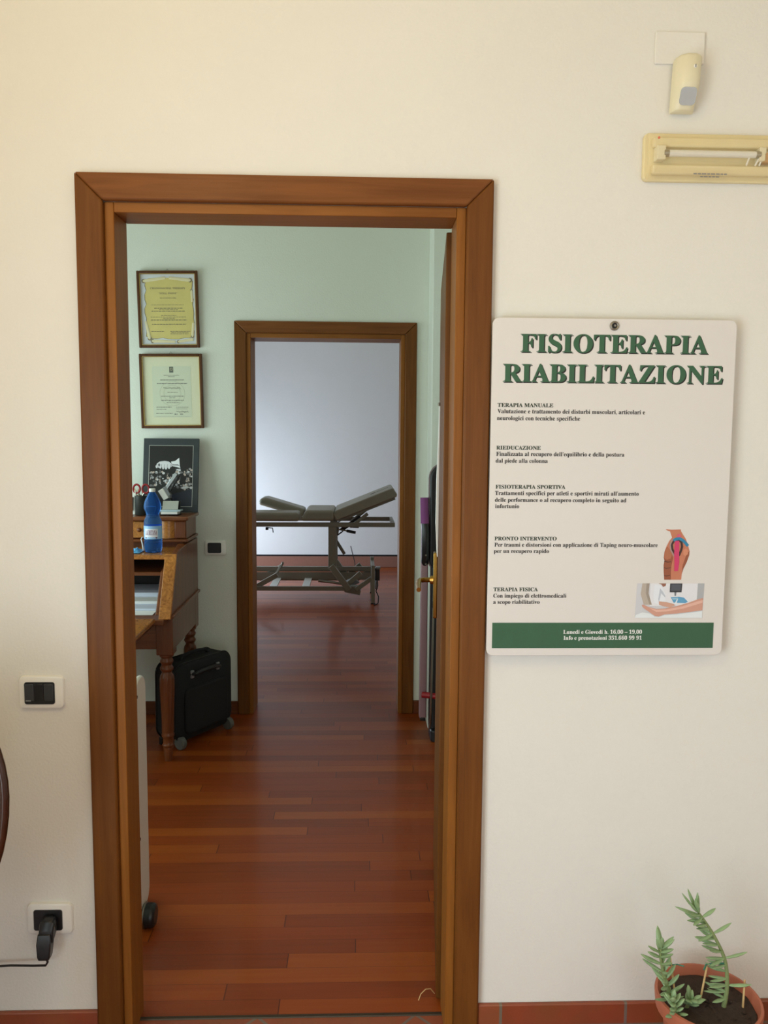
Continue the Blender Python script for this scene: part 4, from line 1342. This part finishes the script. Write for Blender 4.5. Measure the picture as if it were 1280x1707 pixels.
# ------------------------------------------------------------------ folded exercise machine at the right
ex = thing('exercise_machine', 'upright folded exercise machine with purple foam grip behind the open door', 'exercise machine', (0.60, 2.08, 0))
MB().prism(rrect(0.497, 0.533, 2.075, 2.125, 0.006), 'Z', 0.105, 1.15).build('frame_rail', LILAC, ex)
MB().prism(rrect(0.64, 0.676, 2.075, 2.125, 0.006), 'Z', 0.105, 1.15).build('frame_rail', LILAC, ex)
MB().tube([(0.516, 2.09, 0.91), (0.516, 2.06, 0.95), (0.516, 2.055, 1.08), (0.512, 2.065, 1.13)], [0.019, 0.0195, 0.0195, 0.017], 16).build('handle_bar', BLACKP, ex)
MB().tube([(0.512, 2.065, 1.118), (0.510, 2.07, 1.19), (0.509, 2.075, 1.248)], 0.0205, 18).build('foam_grip', FOAM, ex)
MB().tube([(0.655, 2.065, 1.0), (0.655, 2.065, 1.13)], 0.019, 16).build('handle_bar', BLACKP, ex)
MB().tube([(0.655, 2.065, 1.118), (0.655, 2.075, 1.248)], 0.0205, 18).build('foam_grip', FOAM, ex)
for z in (0.915, 0.96):
    MB().cyl((0.517, 2.038, z), (0.517, 2.034, z), 0.0045, seg=10).build('screw', STEEL, ex)
mb = MB()
mb.prism(rrect(0.545, 0.63, 2.03, 2.115, 0.02), 'Z', 0.06, 0.9)
mb.build('running_deck', P('deck_black', (34, 36, 40), 0.3), ex, bevel=0.004)
mb = MB()
mb.prism(rrect(0.536, 0.72, 0.86, 1.42, 0.075, 8), 'Y', 2.06, 2.10)
mb.build('console', BLACKP, ex, bevel=0.01, seg=3)
MB().tube([(p[0], 2.08, p[1]) for p in rrect(0.536, 0.72, 0.86, 1.42, 0.075, 8)], 0.006, 8, True).build('console_trim', P('trim_mauve', (130, 110, 112), 0.3), ex)
MB().cyl((0.507, 2.05, 0.235), (0.60, 2.02, 0.235), 0.0155, seg=20).build('locking_pin', RED, ex, bevel=0.002)
for x in (0.515, 0.658):
    MB().box(x - 0.014, x + 0.014, 2.07, 2.13, 0.088, 0.106).build('foot', BLACKP, ex, bevel=0.004)
MB().prism(rrect(0.55, 0.74, 2.0, 2.15, 0.02), 'Z', 0.0005, 0.06).build('base', P('base_black', (36, 38, 42), 0.35), ex, bevel=0.006)
MB().tube([(0.55, 2.04, 0.0605), (0.55, 2.02, 0.15), (0.553, 2.015, 0.42), (0.56, 2.02, 0.85)], 0.006, 10).build('gas_strut', STEEL, ex)

# papers hung on the far edge of the open door
ca = thing('hanging_paper', 'white paper hanging edge on from the open door above the brass handle', 'paper', (0.4500, 0.79, 1.156), (0, 0, -math.radians(4.9)))
mb = MB()
mb.prism([(-0.001, 0.0), (-0.004, 0.0), (-0.009, 0.10), (-0.008, 0.25), (-0.003, 0.42), (-0.002, 0.50), (0.0, 0.50)], 'Y', -0.10, 0.04)
mb.build('page', PAPER, ca)
MB().cyl((-0.0045, -0.13, 0.50), (-0.0045, -0.13, 0.51), 0.004, seg=10).build('hook', STEEL, ca)

# ------------------------------------------------------------------ treatment table in the far room
tt = thing('treatment_table', 'grey adjustable treatment couch with raised head and split leg pads, far room', 'treatment table', (-0.5, 5.66, 0))
YF, YR = 5.39, 5.95


def pad(name, prof, y0, y1, bev=0.028):
    return MB().prism(prof, 'X' if False else 'Y', y0, y1).build(name, VINYL, tt, bevel=bev, seg=4)


pad('seat_pad', [(-0.345, 0.772), (-0.035, 0.772), (-0.035, 0.874), (-0.30, 0.874)], YF - 0.02, YR)
pad('leg_pad', [(-1.35, 0.768), (-0.352, 0.768), (-0.36, 0.852), (-1.35, 0.852)], YF - 0.02, YF + 0.255)
a = math.radians(16.5)
ca_, sa_ = math.cos(a), math.sin(a)
rp = lambda u, v, ox=-0.345, oz=0.772: (ox - u * ca_ + v * -sa_ * -1 * 0 + v * sa_, oz + u * sa_ + v * ca_)
pad('leg_pad', [rp(0, 0), rp(0, 0.085), rp(0.385, 0.085), rp(0.44, 0.06), rp(0.44, 0.0)], YR - 0.27, YR)
a2 = math.radians(22.0)
rb = lambda u, v: (-0.022 + u * math.cos(a2) - v * math.sin(a2), 0.775 + u * math.sin(a2) + v * math.cos(a2))
bp = pad('back_pad', [rb(0, 0), rb(0.60, 0), rb(0.612, 0.02), rb(0.60, 0.085), rb(0.58, 0.09), rb(0.03, 0.09), rb(0.0, 0.06)], YF - 0.02, YR)
mb = MB()
for (u0, u1, y0, y1) in ((0.42, 0.56, YF + 0.235, YF + 0.275), (0.38, 0.43, YF + 0.215, YF + 0.295)):
    q = [rb(u0, 0.0905), rb(u1, 0.0905)]
    mb.flat([(q[0][0], y0, q[0][1]), (q[1][0], y0, q[1][1]), (q[1][0], y1, q[1][1]), (q[0][0], y1, q[0][1])])
mb.build('face_slot', P('slot_dark', (66, 62, 54), 0.7), bp, smooth=0)
MB().bar((rb(0.02, -0.012)[0], YF + 0.02, rb(0.02, -0.012)[1]), (rb(0.58, -0.012)[0], YF + 0.02, rb(0.58, -0.012)[1]), 0.03, 0.018).build('back_bracket', CREAMM, tt)
MB().bar((rb(0.02, -0.012)[0], YR - 0.04, rb(0.02, -0.012)[1]), (rb(0.58, -0.012)[0], YR - 0.04, rb(0.58, -0.012)[1]), 0.03, 0.018).build('back_bracket', CREAMM, tt)
for y in (YF, YR - 0.03):
    MB().box(-1.35, 0.52, y, y + 0.03, 0.718, 0.758).build('upper_rail', CREAMM, tt, bevel=0.003)
MB().box(0.49, 0.52, YF + 0.03, YR - 0.03, 0.718, 0.758).build('end_rail', CREAMM, tt, bevel=0.003)
MB().box(-1.35, -1.32, YF + 0.03, YR - 0.03, 0.718, 0.758).build('end_rail', CREAMM, tt, bevel=0.003)
for y in (YF + 0.03, YR - 0.06):
    MB().bar((0.12, y, 0.72), (0.27, y, 0.84), 0.02, 0.03).build('back_strut', CREAMM, tt, bevel=0.003)
MB().bar((0.02, YF + 0.2, 0.67), (0.20, YF + 0.2, 0.80), 0.025, 0.025).build('gas_spring', BLACKP, tt)
for y, z0, z1, x0 in ((YF + 0.06, 0.685, 0.66, 0.03), (YF + 0.18, 0.70, 0.702, 0.06)):
    MB().tube([(-0.01, y, z0 + 0.005), (x0, y, z0), (x0 + 0.05, y, (z0 + z1) / 2 + 0.004)], 0.007, 8).build('lever', CREAMM, tt)
    MB().cyl((x0 + 0.045, y, (z0 + z1) / 2 + 0.004), (x0 + 0.13, y, z1), 0.0135, seg=14).build('grip', BLACKP, tt, bevel=0.003)
MB().tube([(-0.01, YF + 0.1, 0.63), (0.03, YF + 0.1, 0.66), (0.06, YF + 0.1, 0.69), (0.10, YF + 0.1, 0.715)], 0.006, 8).build('linkage', BLACKP, tt)
mb = MB()
mb.cyl((-0.665, YF + 0.02, 0.70), (-0.64, YF + 0.02, 0.70), 0.014, seg=12)
mb.tube([(-0.65, YF + 0.01, 0.71), (-0.60, YF + 0.01, 0.705), (-0.595, YF + 0.005, 0.665)], 0.005, 8)
mb.build('clamp_knob', BLACKP, tt)
for y in (YF, YR - 0.075):
    MB().box(-0.092, -0.018, y, y + 0.075, 0.33, 0.718).build('column', CREAMM, tt, bevel=0.004)
MB().box(-0.03, 0.0, YF + 0.08, YR - 0.08, 0.64, 0.718).build('cross_beam', CREAMM, tt, bevel=0.003)
for y in (YF - 0.002, YR - 0.06):
    MB().bar((-0.065, y, 0.36), (0.10, y, 0.135), 0.05, 0.055).build('lift_arm', CREAMM, tt, bevel=0.004)
    MB().bar((0.06, y + 0.05, 0.155), (0.21, y + 0.05, 0.285), 0.03, 0.045).build('lift_link', CREAMM, tt, bevel=0.004)
    MB().bar((0.16, y + 0.02, 0.13), (0.31, y + 0.02, 0.24), 0.03, 0.04).build('lift_link', CREAMM, tt, bevel=0.004)
    MB().bar((-1.1, y, 0.36), (-0.93, y, 0.135), 0.05, 0.055).build('lift_arm', CREAMM, tt, bevel=0.004)
    MB().bar((-0.79, y + 0.03, 0.14), (-0.56, y + 0.03, 0.27), 0.03, 0.045).build('lift_link', CREAMM, tt, bevel=0.004)
    MB().bar((-0.58, y + 0.03, 0.26), (-0.54, y + 0.2 if y < 5.6 else y - 0.15, 0.33), 0.02, 0.02).build('lift_link', CREAMM, tt, bevel=0.003)
MB().prism([(0.04, 0.16), (0.18, 0.16), (0.21, 0.115), (0.20, 0.078), (0.06, 0.105)], 'Y', YF + 0.03, YF + 0.12).build('pivot_bracket', CREAMM, tt, bevel=0.003)
for y in (YF, YR - 0.03):
    MB().box(-1.0, 0.10, y, y + 0.03, 0.125, 0.165).build('lower_rail', CREAMM, tt, bevel=0.003)
    MB().box(-1.28, 0.31, y if y > 5.6 else YR - 0.10, (y if y > 5.6 else YR - 0.10) + 0.03, 0.215 if y > 5.6 else 0.235, 0.255 if y > 5.6 else 0.275).build('base_rail', CREAMM, tt, bevel=0.003)
MB().box(-1.28, 0.31, YR - 0.10, YR - 0.085, 0.145, 0.22).build('base_plate', CREAMM, tt, bevel=0.003)
for x in (-0.60, -0.30):
    MB().box(x - 0.035, x + 0.035, YF + 0.03, YR - 0.03, 0.15, 0.164).build('crossbar', P('crossbar_pale', (216, 214, 206), 0.4), tt, bevel=0.002)
MB().tube([(-0.19, YF + 0.16, 0.19), (-0.05, YF + 0.16, 0.175), (0.06, YF + 0.16, 0.155)], 0.012, 10).build('actuator_rod', STEEL, tt)
MB().prism([(0.06, 0.18), (0.15, 0.215), (0.2, 0.17), (0.12, 0.14)], 'Y', YF + 0.15, YF + 0.23).build('actuator', GREYP, tt, bevel=0.006)
for y in (YF - 0.005, YR - 0.04):
    for x in (0.305, -1.26):
        lg = MB().box(x, x + 0.035, y, y + 0.04, 0.006, 0.362).build('leg', CREAMM, tt, bevel=0.003)
        MB().box(x - 0.003, x + 0.038, y - 0.003, y + 0.043, 0.0, 0.012).build('foot', BLACKP, lg, bevel=0.002)
MB().box(0.308, 0.34, YF + 0.03, YR - 0.03, 0.30, 0.335).build('leg_beam', CREAMM, tt, bevel=0.003)
MB().box(-1.257, -1.225, YF + 0.03, YR - 0.03, 0.30, 0.335).build('leg_beam', CREAMM, tt, bevel=0.003)
MB().box(0.342, 0.385, YF + 0.06, YF + 0.16, 0.21, 0.325).build('control_box', BLACKP, tt, bevel=0.004)
MB().box(0.35, 0.392, YF + 0.05, YF + 0.12, 0.318, 0.338).build('control_box_lid', GREYP, tt, bevel=0.003)
MB().box(0.342, 0.37, YF + 0.10, YF + 0.22, 0.12, 0.20).build('motor', GREYP, tt, bevel=0.006)
MB().tube([(0.365, YF + 0.08, 0.215), (0.368, YF + 0.07, 0.16), (0.352, YF + 0.07, 0.11), (0.375, YF + 0.05, 0.06), (0.37, YF + 0.02, 0.006), (0.34, YF - 0.06, 0.005), (0.30, YF + 0.2, 0.005)], 0.005, 8).build('power_cord', BLACKP, tt)
MB().bar((-0.03, YR - 0.03, 0.52), (0.05, YR - 0.03, 0.39), 0.02, 0.03).build('lift_link', CREAMM, tt, bevel=0.003)
MB().tube([(0.11, 6.0, 0.46), (0.15, 6.0, 0.30), (0.16, 6.0, 0.2)], 0.004, 6).build('hose', BLACKP, tt)

o = MB().tube([(0.392, 0.14, 0.004), (0.380, 0.135, 0.022), (0.366, 0.128, 0.026), (0.352, 0.12, 0.018), (0.345, 0.115, 0.0025)], 0.0013, 6).build('string', STICK)
tag(o, 'thin pale string curling out on the parquet under the open door leaf', 'string')
